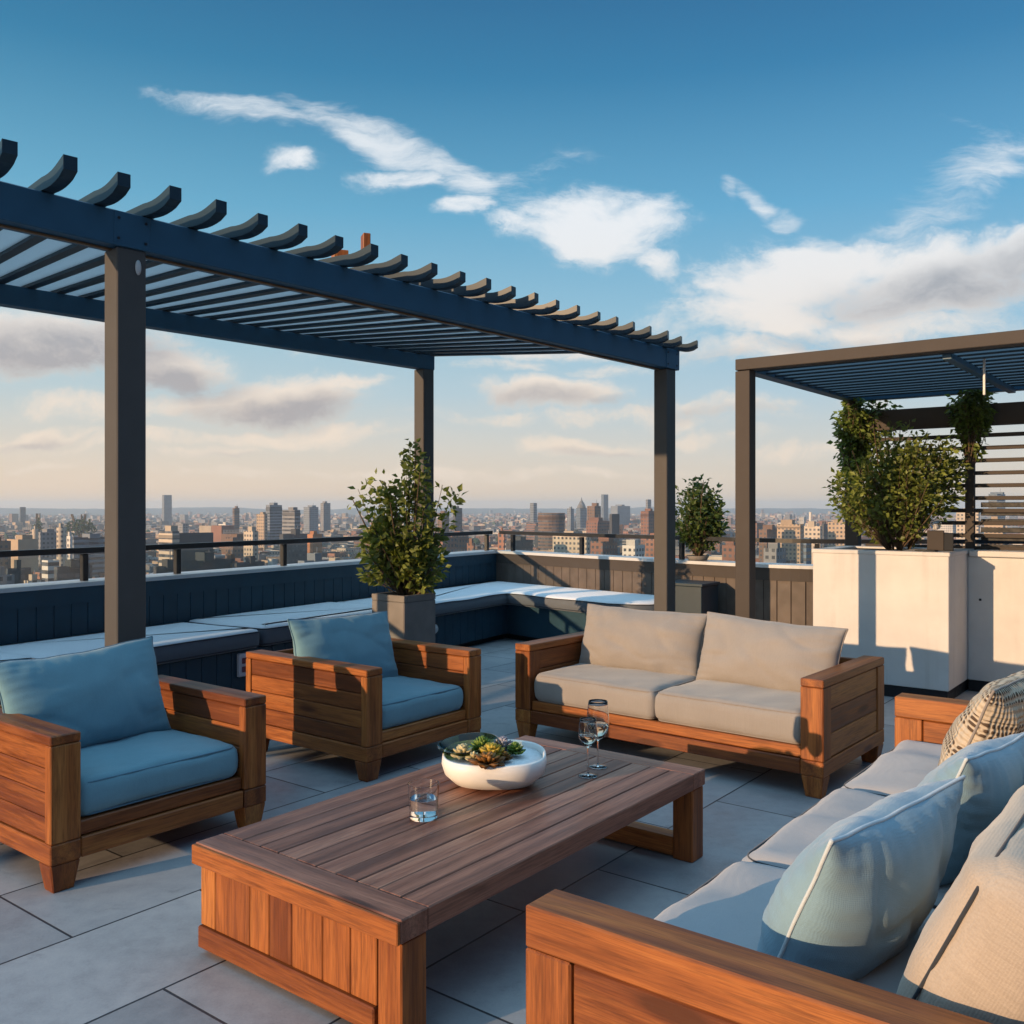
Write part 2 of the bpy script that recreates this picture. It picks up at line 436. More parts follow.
def pillow(w, h, t, n=44, seed=0, ear=.05, wr=.010, p=.42):
    """soft knife edge pillow standing in the XZ plane (front -Y), centred at the origin, seam all round"""
    mb = MB(); sv = Vector((seed * 5.7, seed * 1.9, seed * 3.3))
    def outline(x, y):
        X = w / 2 * x * (1 - ear * (1 - y * y) * abs(x) ** 2); Z = h / 2 * y * (1 - ear * (1 - x * x) * abs(y) ** 2)
        return X, Z
    def pos(x, y, sgn):
        X, Z = outline(x, y)
        e = max(0, (1 - x * x)) * max(0, (1 - y * y))
        T = t / 2 * e ** p
        T *= 1 - .16 * y          # sags towards the bottom
        edge = 1 - e
        # creases running in from the seams and corners
        ang = math.atan2(y, x); rad = math.hypot(x, y)
        cr = math.sin(ang * 11 + seed * 2 + 2.5 * mnoise.noise(Vector((x * 1.5, y * 1.5, 0)) + sv)) * edge * e ** .35
        T += wr * .55 * cr * 2 * mnoise.noise(Vector((x, y, 3)) * 1.2 + sv)
        T += wr * mnoise.noise(Vector((x * 2.6, y * 2.6, sgn * 4)) + sv) * e ** .3
        for q, o_ in ((x, y), (y, x)):                       # puckers along the seam
            T += .0045 * math.sin(q * 34 + 5 * mnoise.noise(Vector((q * 2, o_, 5)) + sv)) * max(0, abs(o_) - .55) / .45 * e ** .3 * (1 + mnoise.noise(Vector((q * 3, o_, 2)) + sv))
        fold = abs(mnoise.noise(Vector((x * 1.3 + y * .5, y * .8 - x * .3, 11 + sgn)) + sv))
        T -= wr * .8 * max(0, 1 - fold * 6) ** 2 * e ** .5     # a few sharp creases
        off = .012 * mnoise.noise(Vector((x * 1.1, y * 1.1, 9)) + sv) * w
        return Vector((X + .006 * mnoise.noise(Vector((y * 3, 1, x)) + sv), sgn * T + off, Z + .008 * mnoise.noise(Vector((x * 3, 0, y)) + sv)))
    def warp(t_): return math.copysign(1 - (1 - abs(t_)) ** 1.45, t_)
    for sgn in (-1, 1):
        vs = []; fs = []
        for i in range(n + 1):
            for j in range(n + 1): vs.append(pos(warp(-1 + 2 * i / n), warp(-1 + 2 * j / n), sgn))
        for i in range(n):
            for j in range(n): fs.append([i * (n + 1) + j, (i + 1) * (n + 1) + j, (i + 1) * (n + 1) + j + 1, i * (n + 1) + j + 1])
        mb.add(vs, fs, smooth=True)
    pts = []
    for k in range(n): pts.append(pos(warp(-1 + 2 * k / n), -1, 1))
    for k in range(n): pts.append(pos(1, warp(-1 + 2 * k / n), 1))
    for k in range(n): pts.append(pos(warp(1 - 2 * k / n), 1, 1))
    for k in range(n): pts.append(pos(-1, warp(1 - 2 * k / n), 1))
    pip = MB().tube(pts, .005, 6, True)
    return mb, pip
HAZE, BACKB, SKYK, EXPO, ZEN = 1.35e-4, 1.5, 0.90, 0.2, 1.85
def m_knit():
    m, nt, b = newmat('knit')
    oc = objcoord(nt)
    v = mapping(nt, oc, (1, 1, 1), (R(90), 0, R(0)))
    sx = nt.nodes.new('ShaderNodeSeparateXYZ'); L(nt, oc, sx.inputs[0])
    a = nt.nodes.new('ShaderNodeTexWave'); a.bands_direction = 'Z'; a.inputs['Scale'].default_value = 14; a.inputs['Distortion'].default_value = 3; L(nt, oc, a.inputs['Vector'])
    c_ = nt.nodes.new('ShaderNodeTexWave'); c_.bands_direction = 'X'; c_.inputs['Scale'].default_value = 16; c_.inputs['Distortion'].default_value = 4; L(nt, oc, c_.inputs['Vector'])
    rows = math_(nt, 'GREATER_THAN', math_(nt, 'FRACT', math_(nt, 'MULTIPLY', sx.outputs[2], 7.0)), .48)
    p = math_(nt, 'MULTIPLY', math_(nt, 'MULTIPLY', a.outputs['Fac'], c_.outputs['Fac']), rows)
    L(nt, mixc(nt, maprange(nt, p, .15, .45, 0, 1), (.50, .42, .32), (.085, .055, .035)), b.inputs['Base Color'])
    b.inputs['Roughness'].default_value = .95
    bump(nt, b, math_(nt, 'ADD', a.outputs['Fac'], c_.outputs['Fac']), .8, .006); return m
M['knit'] = m_knit()
# ------------------------------------------------------------------ terrace layout
AF = R(37.8)                                    # bearing of the furniture and of the paving
U = Vector((math.sin(AF), math.cos(AF), 0)); V = Vector((-math.cos(AF), math.sin(AF), 0))
C0 = Vector((-.22, 12.8)); WL = Vector((-3.57, -5.95)).normalized()
def smooth_line(pts, n=8):
    out = []
    P = [pts[0]] + pts + [pts[-1]]
    for i in range(1, len(P) - 2):
        for k in range(n):
            t = k / n; p0, p1, p2, p3 = P[i - 1], P[i], P[i + 1], P[i + 2]
            out.append(.5 * ((2 * p1) + (p2 - p0) * t + (2 * p0 - 5 * p1 + 4 * p2 - p3) * t * t + (3 * p1 - p0 - 3 * p2 + p3) * t ** 3))
    out.append(pts[-1]); return out
LEFT = [C0 + WL * k for k in (0, 19)]
RIGHT = smooth_line([C0, Vector((.75, 11.72)), Vector((1.68, 10.72)), Vector((2.55, 9.82)), Vector((3.25, 9.42)), Vector((4.4, 9.35)), Vector((6.5, 9.3)), Vector((10.5, 9.2))])

def offs(line, d):
    """shift an open line sideways (left of travel is +)"""
    out = []
    for i, p in enumerate(line):
        a = line[max(i - 1, 0)]; b = line[min(i + 1, len(line) - 1)]
        t = (b - a).normalized(); out.append(p + Vector((-t.y, t.x)) * d)
    return out
def sweep(mb, line, d0, d1, z0, z1, tone=.5, mi=0):
    a, b = offs(line, d0), offs(line, d1); n = len(line); vs = []
    for i in range(n):
        vs += [(a[i].x, a[i].y, z0), (b[i].x, b[i].y, z0), (b[i].x, b[i].y, z1), (a[i].x, a[i].y, z1)]
    fs = []
    for i in range(n - 1):
        for j in range(4): fs.append([i * 4 + j, i * 4 + (j + 1) % 4, i * 4 + 4 + (j + 1) % 4, i * 4 + 4 + j])
    fs += [[0, 1, 2, 3], [(n - 1) * 4 + j for j in range(4)]]
    mb.add(vs, fs, vs, tone, mi); return mb
def walk(line, step):
    """evenly spaced points and directions along a line"""
    out = []; acc = 0.0; nxt = step / 2
    for a, b in zip(line, line[1:]):
        l = (b - a).length
        while nxt <= acc + l:
            t = (b - a).normalized(); out.append((a + t * (nxt - acc), t)); nxt += step
        acc += l
    return out
def cladding(line, side, z0, z1, wd=.145, th=.024):
    """vertical boards along a line on its `side`"""
    mb = MB()
    for p, t in walk(line, wd):
        m = Matrix.Translation((p.x, p.y, 0)) @ Matrix.Rotation(math.atan2(t.y, t.x), 4, 'Z')
        mb.box((0, side * th / 2, (z0 + z1) / 2), (wd - .004, th + random.uniform(0, .002), z1 - z0), .004, 'z', m)
    return mb

# floor: one slab following the parapets
poly = [(p.x, p.y) for p in RIGHT] + [(10.5, -9), (-12, -9), (LEFT[1].x, LEFT[1].y)]
fl = MB().prism(poly, -.4, 0).build('terrace_floor', 'floor'); tag(fl, kind='structure')

# parapets and railings
CAPZ = 1.0
def parapet(line, side, board, label, fascia):
    t = thing('parapet_wall', label, 'wall', (0, 0, 0))
    sweep(MB(), line, 0, -side * .22, 0, CAPZ - .045).build('core', board, t)
    cladding(line, side, .0, CAPZ - .16).build('cladding', board, t)
    sweep(MB(), line, side * .035, side * .004, CAPZ - .165, CAPZ - .036).build('fascia', fascia, t)
    sweep(MB(), line, side * .05, -side * .26, CAPZ - .034, CAPZ).build('cap', 'cap_metal', t)
    return t
parapet(LEFT, 1, 'navy_shade_board', 'boarded parapet wall with its shade coloured in as dark navy, running behind the long bench', 'navy_shade_board')
parapet(RIGHT, -1, 'taupe_lit_board', 'boarded parapet wall in sunlit taupe curving behind the back sofa towards the white planter', 'taupe_metal')

def railing(line, side, posts, label, zr=1.27):
    t = thing('railing', label, 'railing', (0, 0, 0))
    sweep(MB(), line, -side * .055, -side * .125, zr - .045, zr).build('top_rail', 'dark_metal', t)
    cl = offs(line, -side * .09)
    cum = [0]
    for a, b in zip(cl, cl[1:]): cum.append(cum[-1] + (b - a).length)
    def at(s):
        for i in range(len(cl) - 1):
            if s <= cum[i + 1] or i == len(cl) - 2:
                d = (cl[i + 1] - cl[i]).normalized(); return cl[i] + d * (s - cum[i]), d
    for s in posts:
        p, d = at(s)
        m = Matrix.Translation((p.x, p.y, 0)) @ Matrix.Rotation(math.atan2(d.y, d.x), 4, 'Z')
        MB().box((0, 0, (CAPZ + zr - .05) / 2), (.05, .05, zr - .05 - CAPZ), .004, mat=m).build('post', 'dark_metal', t)
    for a, b in zip(posts, posts[1:]):
        k = max(2, int((b - a) / .3)); ln = [at(a + .05 + (b - a - .1) * i / k)[0] for i in range(k + 1)]
        sweep(MB(), ln, -.005, .005, CAPZ + .02, zr - .06).build('glass_panel', 'pane', t)
def k_left(px): s_ = (px - CX) / F; return (s_ * C0.y - C0.x) / (WL.x - s_ * WL.y)
railing(LEFT, 1, [.10] + [k_left(px) for px in (395, 290, 184, 91)] + [k_left(91) + 1.5 * k for k in range(1, 5)], 'dark metal railing with glass along the left parapet')
railing(RIGHT, -1, [.25, 1.55, 3.1, 4.7, 6.1, 7.5, 9.0, 11.0], 'dark metal railing with glass along the right curving parapet')

# built in bench round the corner
BD, BZ0, BZ1 = 1.0, .425, .585
nL = Vector((-WL.y, WL.x))                        # into the terrace from the left wall
if nL.x < 0: nL = -nL
def lp(k, d): return C0 + WL * k + nL * d
RB = [p for p in RIGHT if p.y > 10.55]             # right wall as far as the bench goes
rin = offs(RB, -1)
if (rin[0] - Vector((0, 5))).length > (RB[0] - Vector((0, 5))).length: rin = offs(RB, 1)
sgnR = -1 if offs(RB, -1)[0] == rin[0] else 1
def isect(p, d, q, e):
    k = ((q - p).x * e.y - (q - p).y * e.x) / (d.x * e.y - d.y * e.x); return p + d * k
def inner(dl, dr):
    rl = offs(RB, sgnR * dr); return isect(lp(0, dl), WL, rl[2], (rl[4] - rl[2]).normalized())
def bench_outline(d, k_end, back=.03, endcut=0):
    rl = offs(RB, sgnR * d); rb = offs(RB, sgnR * back)
    ic = inner(d, d); kI = (ic - lp(0, d)).dot(WL)
    pts = [lp(k_end, d), ic]
    front = [p for p in rl if (p - ic).dot(rl[-1] - rl[0]) > .15]
    pts += front
    end_f, end_b = front[-1], rb[-1]
    c = (end_f + end_b) / 2; ex = (RB[-1] - RB[-3]).normalized() * (.45 - endcut)
    for t in range(1, 8):
        s = t / 8; pts.append(end_f.lerp(end_b, s) + ex * (math.sin(PI * s) ** .6) * (1 - .35 * s))
    pts += rb[::-1][:-1]
    pts += [isect(lp(0, back), WL, rb[0], (rb[2] - rb[0]).normalized()), lp(k_end, back)]
    return pts
def clean(pts, r=.0):
    out = []
    for p in pts:
        if not out or (p - out[-1]).length > .03: out.append(p)
    return out
def roundc(pts, r=.06, n=4):
    out = []; m = len(pts)
    for i, p in enumerate(pts):
        a = pts[i - 1] - p; b = pts[(i + 1) % m] - p
        ca = a.normalized().dot(b.normalized())
        if ca < -.93: out.append(p); continue
        rr = min(r, a.length * .4, b.length * .4); A = p + a.normalized() * rr; B = p + b.normalized() * rr
        for k in range(n + 1):
            t = k / n; out.append(A.lerp(p, t).lerp(p.lerp(B, t), t))
    return out
def densify(pts, st=.09):
    out = []; m = len(pts)
    for i, p in enumerate(pts):
        q = pts[(i + 1) % m]; k = max(1, int((q - p).length / st))
        for j in range(k): out.append(p.lerp(q, j / k))
    return out
def poly_pad(pts, z0, z1, r=.05, seed=0, lift=0):
    """upholstered pad over a 2D outline: top white, border grey, piping round the top and bottom edges"""
    pts = densify(roundc(clean(pts), .07)); n = len(pts)
    area = sum(a.x * b.y - b.x * a.y for a, b in zip(pts, pts[1:] + pts[:1]))
    if area < 0: pts = pts[::-1]
    nr = []
    for i in range(n):
        t = (pts[(i + 1) % n] - pts[i - 1]).normalized(); nr.append(Vector((-t.y, t.x)))
    def ring(ins, z, wob=0):
        o = []
        for i in range(n):
            p = pts[i] + nr[i] * ins
            zz = z + (wob * mnoise.noise(Vector((p.x * 1.6, p.y * 1.6, seed))) if wob else 0)
            o.append((p.x, p.y, zz))
        return o
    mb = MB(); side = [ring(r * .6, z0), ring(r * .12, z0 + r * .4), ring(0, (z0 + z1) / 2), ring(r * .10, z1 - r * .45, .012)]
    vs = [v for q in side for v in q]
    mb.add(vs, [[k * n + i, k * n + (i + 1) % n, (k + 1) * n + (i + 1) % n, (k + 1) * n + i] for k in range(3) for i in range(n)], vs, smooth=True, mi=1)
    top = [side[3], ring(r * .45, z1 - r * .12, .012), ring(r * 1.2, z1 + .003, .004), ring(r * 2.4, z1 + .008, 0)]
    vs = [v for q in top for v in q]
    fs = [[k * n + i, k * n + (i + 1) % n, (k + 1) * n + (i + 1) % n, (k + 1) * n + i] for k in range(3) for i in range(n)]
    fs.append([3 * n + i for i in range(n)])
    mb.add(vs, fs, vs, smooth=True, mi=0)
    pip = MB()
    for q in (side[3], side[1]): pip.tube(q, .006, 6, True)
    return mb, pip
t = thing('corner_bench', 'dark navy boarded bench built along the left wall and round the terrace corner', 'bench', (0, 0, 0))
base_pts = bench_outline(BD - .05, 17, .045, .08)
MB().prism([(p.x, p.y) for p in clean(base_pts)], .07, BZ0).build('bench_base', 'navy_shade_board', t)
MB().prism([(p.x, p.y) for p in clean(bench_outline(BD - .12, 17, .06, .2))], 0.002, .068).build('toe_kick', 'black_plinth', t)
ic = inner(BD - .05, BD - .05); kI = (ic - lp(0, BD - .05)).dot(WL)
ln = [lp(17, BD - .048), ic + nL * .002]
cladding(ln, 1 if (Vector((-(ln[1] - ln[0]).y, (ln[1] - ln[0]).x)).dot(nL) > 0) else -1, .072, BZ0 - .004, .15, .014).build('front_boards', 'navy_shade_board', t)
def kfront(px):
    q = lp(0, BD); s_ = (px - CX) / F; return (s_ * q.y - q.x) / (WL.x - s_ * WL.y)
kc = kfront(402); k3 = kfront(52)
seams = [kc, kfront(262), k3, k3 + 1.9, k3 + 3.9, k3 + 5.9, k3 + 7.9]
padspec = [('pale corner bench cushion turning the corner of the terrace', bench_outline(BD + .02, kc - .012))]
for i, (a, b) in enumerate(zip(seams, seams[1:])):
    lab = ['pale bench cushion right behind the concrete planter', 'pale bench cushion behind the middle armchair, left of the concrete planter',
           'pale bench cushion behind the near pergola post', 'pale bench cushion at the far left behind the near armchair',
           'pale bench cushion out past the left picture edge', 'last pale bench cushion towards the near end of the bench'][i]
    padspec.append((lab, [lp(a + .012, BD + .02), lp(a + .012, .03), lp(b - .012, .03), lp(b - .012, BD + .02)]))
for i, (lab, pts) in enumerate(padspec[:6]):
    t = thing('bench_cushion', lab, 'cushion', (pts[0].x, pts[0].y, BZ0), 0, 'pale cushions on the corner bench')
    dz = -.0
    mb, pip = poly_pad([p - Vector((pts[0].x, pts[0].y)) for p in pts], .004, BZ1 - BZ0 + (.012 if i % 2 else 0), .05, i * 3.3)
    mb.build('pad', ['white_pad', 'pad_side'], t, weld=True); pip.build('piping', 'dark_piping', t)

# small fittings on the bench front
def on_bench(px):
    d = ln[1] - ln[0]; s = (px - CX) / F       # x = s*y
    k = (s * ln[0].y - ln[0].x) / (d.x - s * d.y); return ln[0] + d * k
d_ = (ln[1] - ln[0]).normalized(); rb_ = math.atan2(d_.y, d_.x)
p = on_bench(239)
t = thing('outlet_box', 'small pale outlet box with dark sockets on the bench front beside the middle armchair', 'outlet', (p.x + nL.x * .034, p.y + nL.y * .034, .22), rb_)
MB().box((0, 0, .09), (.085, .036, .19), .006).build('housing', 'white_plastic', t)
for z in (.055, .125): MB().box((.008, -.022, z), (.05, .010, .045), .004).build('socket', 'dark_red', t)
p = on_bench(432)
t = thing('step_light', 'small round white step light on the bench front by the concrete planter', 'light', (p.x + nL.x * .03, p.y + nL.y * .03, .30), rb_)
m = Matrix.Rotation(R(90), 4, 'X')
b_ = MB().lathe([(0, 0), (.05, 0), (.05, .012), (.032, .03), (0, .034)], 24); b_.v = [tuple(m @ Vector(v)) for v in b_.v]; b_.build('lamp', 'cap_metal', t)
b_ = MB().lathe([(.056, -.002), (.066, -.002), (.066, .010), (.056, .010)], 24); b_.v = [tuple(m @ Vector(v)) for v in b_.v]; b_.build('bezel', 'dark_metal', t)

# ------------------------------------------------------------------ seating
def seating(name, label, cat, w, d, at, seats, fab, pip, back_fab=None, arm=.13, H=.655, stile=.05, caph=.04, rotz=0, cush_h=.15, back=True, sep=0, group=None, seat_top=.415, planks=4, cr=.045, crown=.022, cwr=.007):
    t = thing(name, label, cat, at, rotz, group)
    leg = .12; rail = .085
    for x0 in (0, w - arm):
        mb = MB(); xc = x0 + arm / 2
        mb.box((xc, d / 2, H - caph / 2), (arm, d, caph), .005, 'y')
        z1 = H - caph - .002; z0 = leg + rail + .002
        for y0, yw in ((0, stile), (d - stile, stile)):
            mb.box((xc, y0 + yw / 2, (z0 + z1) / 2), (arm, yw, z1 - z0), .005, 'z')
        ph = (z1 - z0) / planks
        for k in range(planks):
            mb.box((xc, d / 2, z0 + ph * (k + .5)), (arm - .016, d - 2 * stile - .003, ph - .003), .005, 'y')
        mb.box((xc, d / 2, leg + rail / 2), (arm, d, rail), .005, 'y')
        mb.build('arm', 'teak', t)
        for y0 in (.055, d - .055):
            MB().box((xc, y0, leg / 2), (arm - .004, .105, leg), .006, 'z', taper=(.72, .72)).build('leg', 'teak', t)
    wi = w - 2 * arm - .006
    MB().box((w / 2, .03, leg + rail / 2), (wi, .05, rail), .005, 'x').box((w / 2, .042, leg + rail + .034), (wi, .04, .062), .005, 'x').build('front_rail', 'teak', t)
    mb = MB(); n = 4; ph = (H - .02 - leg - rail) / n
    for k in range(n): mb.box((w / 2, d - .03, leg + rail + ph * (k + .5)), (wi, .03, ph - .003), .004, 'x')
    mb.box((w / 2, d - .03, leg + rail / 2), (wi, .05, rail), .005, 'x')
    mb.build('back_panel', 'teak', t)
    mb = MB(); 
    for k in range(6): mb.box((w / 2, .12 + (d - .24) * k / 5, leg + rail + .035), (wi, .09, .02), .003, 'x')
    mb.build('seat_deck', 'teak', t)
    sw = (wi - sep * (seats - 1)) / seats
    sd = d - .03
    for i in range(seats):
        mb, pp = box_cushion(sw - .006, sd - .06, cush_h, cr, crown, seed=random.random() * 9, wr=cwr)
        o = mb.build('seat_cushion', [fab, fab], t, ((arm + .003) + sw * (i + .5) + sep * i, sd / 2 + .0, seat_top - cush_h / 2), weld=True)
        pp.build('piping', pip, o)
    return t
def lean(o, x, y, z, tilt, yaw=0, roll=0):
    o.location = (x, y, z); o.rotation_euler = (R(-tilt), R(roll), R(yaw)); return o

RZC = PI / 2 - AF
def chair(label, at, w, d, bx, seed, rz=RZC):
    t = seating('armchair', label, 'armchair', w, d, at, 1, 'blue_fabric', 'blue_piping', rotz=rz, group='wooden armchairs with blue cushions', cush_h=.16, seat_top=.43)
    mb, pp = pillow(.82, .50, .24, seed=seed + 3.7, ear=.06, wr=.011)
    o = mb.build('back_cushion', 'blue_fabric', t, weld=True); pp.build('piping', 'blue_piping', o)
    lean(o, *bx)
    return t
chair('wooden armchair with blue cushions at the left edge, in front of the near pergola post', (-1.895, 3.80, 0), 1.08, .94, (.475, .62, .655, 17, 1, -2.5), 1)
chair('wooden armchair with blue cushions between the bench and the far end of the table', (-.84, 5.35, 0), 1.04, 1.14, (.47, .70, .635, 16, -4, 1), 2)

# two seat sofa behind the table
A2 = R(39.5)
t = seating('sofa', 'two seat wooden sofa with beige cushions facing the far end of the table', 'sofa', 2.17, 1.02, (.02, 6.42, 0), 2, 'beige_fabric', 'beige_piping', rotz=-A2, stile=.12, planks=3, caph=.045, cush_h=.19, seat_top=.455)
for i, (x, yaw, rl) in enumerate(((.60, 4, 1.0), (1.56, -2, 2.0))):
    mb, pp = pillow(.96, .48, .31, seed=4 + i, ear=.05, wr=.018)
    o = mb.build('back_cushion', 'beige_fabric', t, weld=True); pp.build('piping', 'beige_piping', o)
    lean(o, x, .68 - .03 * i, .64, 17, yaw, rl)

# three seat sofa in the right foreground
L3 = 3.19
O3 = Vector((.03, 2.2, 0)) + U * L3
RZ3 = math.atan2(-U.y, -U.x)
t = seating('sofa', 'long wooden sofa with pale grey seat cushions in the right foreground', 'sofa', L3, 1.22, O3, 3, 'grey_fabric', 'dark_piping', arm=.125, rotz=RZ3, stile=.13, caph=.10, planks=2, cush_h=.20, seat_top=.455, cr=.068, crown=.034, cwr=.010)
S3 = t
def st3(s, tt, z):                                # from (along, back) of the near left corner of that sofa to its own axes
    return (L3 - s, tt, z)
for i, (s, yaw) in enumerate(((.66, 0), (1.62, 2), (2.56, 0))):
    mb, pp = box_cushion(.94, .48, .25, .085, .035, seed=20 + i, wr=.009)
    o = mb.build('back_cushion', ['linen', 'linen'], t, weld=True); pp.build('piping', 'dark_piping', o)
    o.location = st3(s, .965, .675); o.rotation_euler = (R(90 - 25), 0, R(yaw))
def to_world(p): return Matrix.Translation(O3) @ Matrix.Rotation(RZ3, 4, 'Z') @ Vector(p)
def throw(label, s, tt, z, w, h, th, tilt, yaw, roll, fab, pip, seed, name='throw_pillow', cat='pillow', group='loose pillows on the long sofa'):
    r = thing(name, label, cat, to_world(st3(s, tt, z)), 0, group)
    r.rotation_euler = (Matrix.Rotation(RZ3 + R(yaw), 4, 'Z') @ Matrix.Rotation(R(-tilt), 4, 'X') @ Matrix.Rotation(R(roll), 4, 'Y')).to_euler()
    mb, pp = pillow(w, h, th, n=56, seed=seed, ear=.065, wr=.013, p=.47)
    mb.build('cover', fab, r, weld=True); pp.build('piping', pip, r)
    return r
throw('pale blue pillow with a light seam nearest the near arm of the long sofa', .60, .60, .65, .67, .51, .27, 25, -10, 1, 'pale_blue_fabric', 'light_piping', 31)
throw('pale blue pillow in the middle of the long sofa, behind the nearest one', 1.42, .66, .645, .66, .50, .27, 25, -7, -3, 'pale_blue_fabric', 'light_piping', 32)
throw('cream and brown knitted pillow at the far end of the long sofa', 2.45, .56, .68, .66, .54, .26, 24, -6, 3, 'knit', 'beige_piping', 33)

# ------------------------------------------------------------------ coffee table
TB = Vector((-.125, 3.78, 0)); TL, TW, TH = 1.97, 1.03, .40
t = thing('coffee_table', 'long low wooden coffee table with a plank top and closed near end', 'table', TB, RZC)
mb = MB(); rimw, rimh = .115, .072
for sx in (-1, 1): mb.box((sx * (TL / 2 - rimw / 2), 0, TH - rimh / 2), (rimw, TW, rimh), .004, 'y')
for sy in (-1, 1): mb.box((0, sy * (TW / 2 - rimw / 2), TH - rimh / 2), (TL - 2 * rimw - .003, rimw, rimh), .004, 'x', tone=.5)
mb.build('top_frame', 'teak_top', t)
MB().box((-TL / 2 - .008, 0, TH - rimh / 2 - .002), (.015, TW - .002, rimh - .004), .003, 'y', tone=.75).build('lit_end_edge', 'teak', t)  # orange teak strip added for the sunlit look of the end edge
mb = MB(); n = 8; pw = (TW - 2 * rimw - .004) / n
tones = [.55, .85, .3, .6, .35, .95, .25, .5]
for k in range(n):
    y = -(TW / 2 - rimw - .002) + pw * (k + .5)
    mb.box((0, y, TH - .02 - .001 * (k % 2)), (TL - 2 * rimw - .006, pw - .004, .04), .003, 'x', tone=min(1, max(0, .5 + (tones[k] - .5) * 1.5)))
mb.build('top_planks', 'teak_top', t)
mb = MB(); xe = -TL / 2 + .03; z0, z1 = .105, TH - rimh - .002
ws = [.075, .17, .09, .10, .13, .11, .10]; y = TW / 2 - .012
for wdt in ws:
    sc_ = (TW - .024 - .105) / sum(ws); w_ = wdt * sc_
    mb.box((xe, y - w_ / 2, (z0 + z1) / 2), (.03, w_ - .003, z1 - z0), .003, 'z'); y -= w_
mb.build('end_panel', 'teak', t)
MB().box((-TL / 2 + .03, .0525, .065), (.056, TW - .13, .078), .005, 'y').build('bottom_rail', 'teak', t)
for x, y in ((-TL / 2 + .062, -TW / 2 + .056), (TL / 2 - .062, -TW / 2 + .056), (TL / 2 - .062, TW / 2 - .056), (-TL / 2 + .105, TW / 2 - .056)):
    MB().box((x, y, (TH - rimh - .002) / 2), (.11, .10, TH - rimh - .002), .005, 'z').build('leg', 'teak', t)
MB().box((TL / 2 - .062, 0, .05), (.09, TW - .215, .085), .005, 'y').build('stretcher', 'teak', t)

def on_table(px, py): return ray(px, py, h=TH)
# bowl of succulents
p = on_table(494.5, 781); p = p + Vector((0, -.02, 0))
t = thing('bowl', 'wide white ceramic bowl on the coffee table holding plants', 'bowl', p)
rb = .228
MB().lathe([(0, .002), (rb * .52, .002), (rb * .78, .022), (rb * .95, .060), (rb, .098), (rb * .985, .128), (rb * .955, .134), (rb * .93, .126), (rb * .92, .10), (rb * .85, .07), (0, .06)], 56, sq=2.6).build('bowl_body', 'ceramic', t, fixn=True)
t2 = MB().lathe([(0, 0), (rb * .9, 0), (rb * .915, .012), (rb * .6, .018), (0, .020)], 40, sq=2.6).build('bowl_sand', 'sand', None, p + Vector((0, 0, .097)))
tag(t2, 'pale sand filling the white bowl', 'sand', kind='stuff')
r = random.Random(3)
def rosette(name, label, px, py, rad, ht, mat, layers=5, per=8, up=.6, z=.115, narrow=.5):
    q = ray(px, py, h=TH + z + ht * .6); root = thing(name, label, 'succulent', (q.x, q.y, TH + z), 0, 'succulents in the white bowl')
    mb = MB()
    for l in range(layers):
        f = l / max(1, layers - 1); el = R(8 + 72 * f * up); ln_ = rad * (1 - .55 * f); zz = ht * .25 + ht * .5 * f
        for k in range(per):
            az = 2 * PI * (k + .5 * (l % 2)) / per + r.uniform(-.15, .15)
            m = Matrix.Translation((0, 0, zz)) @ Matrix.Rotation(az, 4, 'Z') @ Matrix.Rotation(-el + r.uniform(-.15, .15), 4, 'Y')
            w = ln_ * narrow; th = ln_ * .14
            prof = [(0, .25), (.35, .8), (.65, 1), (.85, .7), (1, .05)]; vs = []; fs = []
            for x, s_ in prof:
                vs += [(x * ln_, -w / 2 * s_, .10 * ln_ * s_ + x * x * ln_ * .12), (x * ln_, 0, -th * s_ + x * x * ln_ * .12), (x * ln_, w / 2 * s_, .10 * ln_ * s_ + x * x * ln_ * .12), (x * ln_, 0, th * s_ * .6 + x * x * ln_ * .12)]
            for i in range(4):
                for j in range(4): fs.append([i * 4 + j, i * 4 + (j + 1) % 4, i * 4 + 4 + (j + 1) % 4, i * 4 + 4 + j])
            mb.add([tuple(m @ Vector(v)) for v in vs], fs, None, min(1, max(0, .25 + .6 * f + r.uniform(-.2, .2))), smooth=True)
    mb.build('leaves', mat, root)
    return root
rosette('succulent', 'cream pointed succulent at the left rim of the white bowl', 463, 752, .062, .06, 'succ_cream', 4, 7, .95, narrow=.6)
rosette('succulent', 'small white succulent between the cream one and the yellow one', 474, 757, .040, .05, 'succ_cream', 3, 6, 1.0, narrow=.7)
rosette('succulent', 'large yellow succulent in the middle of the bowl', 492, 753, .075, .06, 'succ_yellow', 6, 10, .9)
rosette('succulent', 'brown low succulent below the yellow one', 487, 762, .085, .04, 'succ_brown', 3, 12, .5)
rosette('succulent', 'bushy green succulent at the back of the bowl', 482, 745, .065, .075, 'succ_green', 6, 9, .9)
rosette('succulent', 'pale blue spiky succulent standing at the back right of the bowl', 503, 745, .065, .07, 'succ_blue', 5, 8, .9, narrow=.28)
rosette('succulent', 'yellow green succulent at the right of the plant group', 515, 749, .052, .06, 'succ_green', 5, 8, .9)
rosette('succulent', 'small brown red succulent between the yellow and the right green one', 505, 757, .038, .04, 'succ_brown', 4, 8, .8)
q = ray(464, 748, h=TH + .15)
t = MB().lathe([(0, 0), (.07, .004), (.12, .03), (.135, .05), (.131, .05), (.117, .033), (.07, .008), (0, .004)], 36).build('glass_dish', 'olive_glass', None, (q.x + .02, q.y + .03, TH + .118))
t.rotation_euler = (R(4), R(-6), 0); tag(t, 'thin olive glass dish tilted behind the plants in the bowl', 'dish')

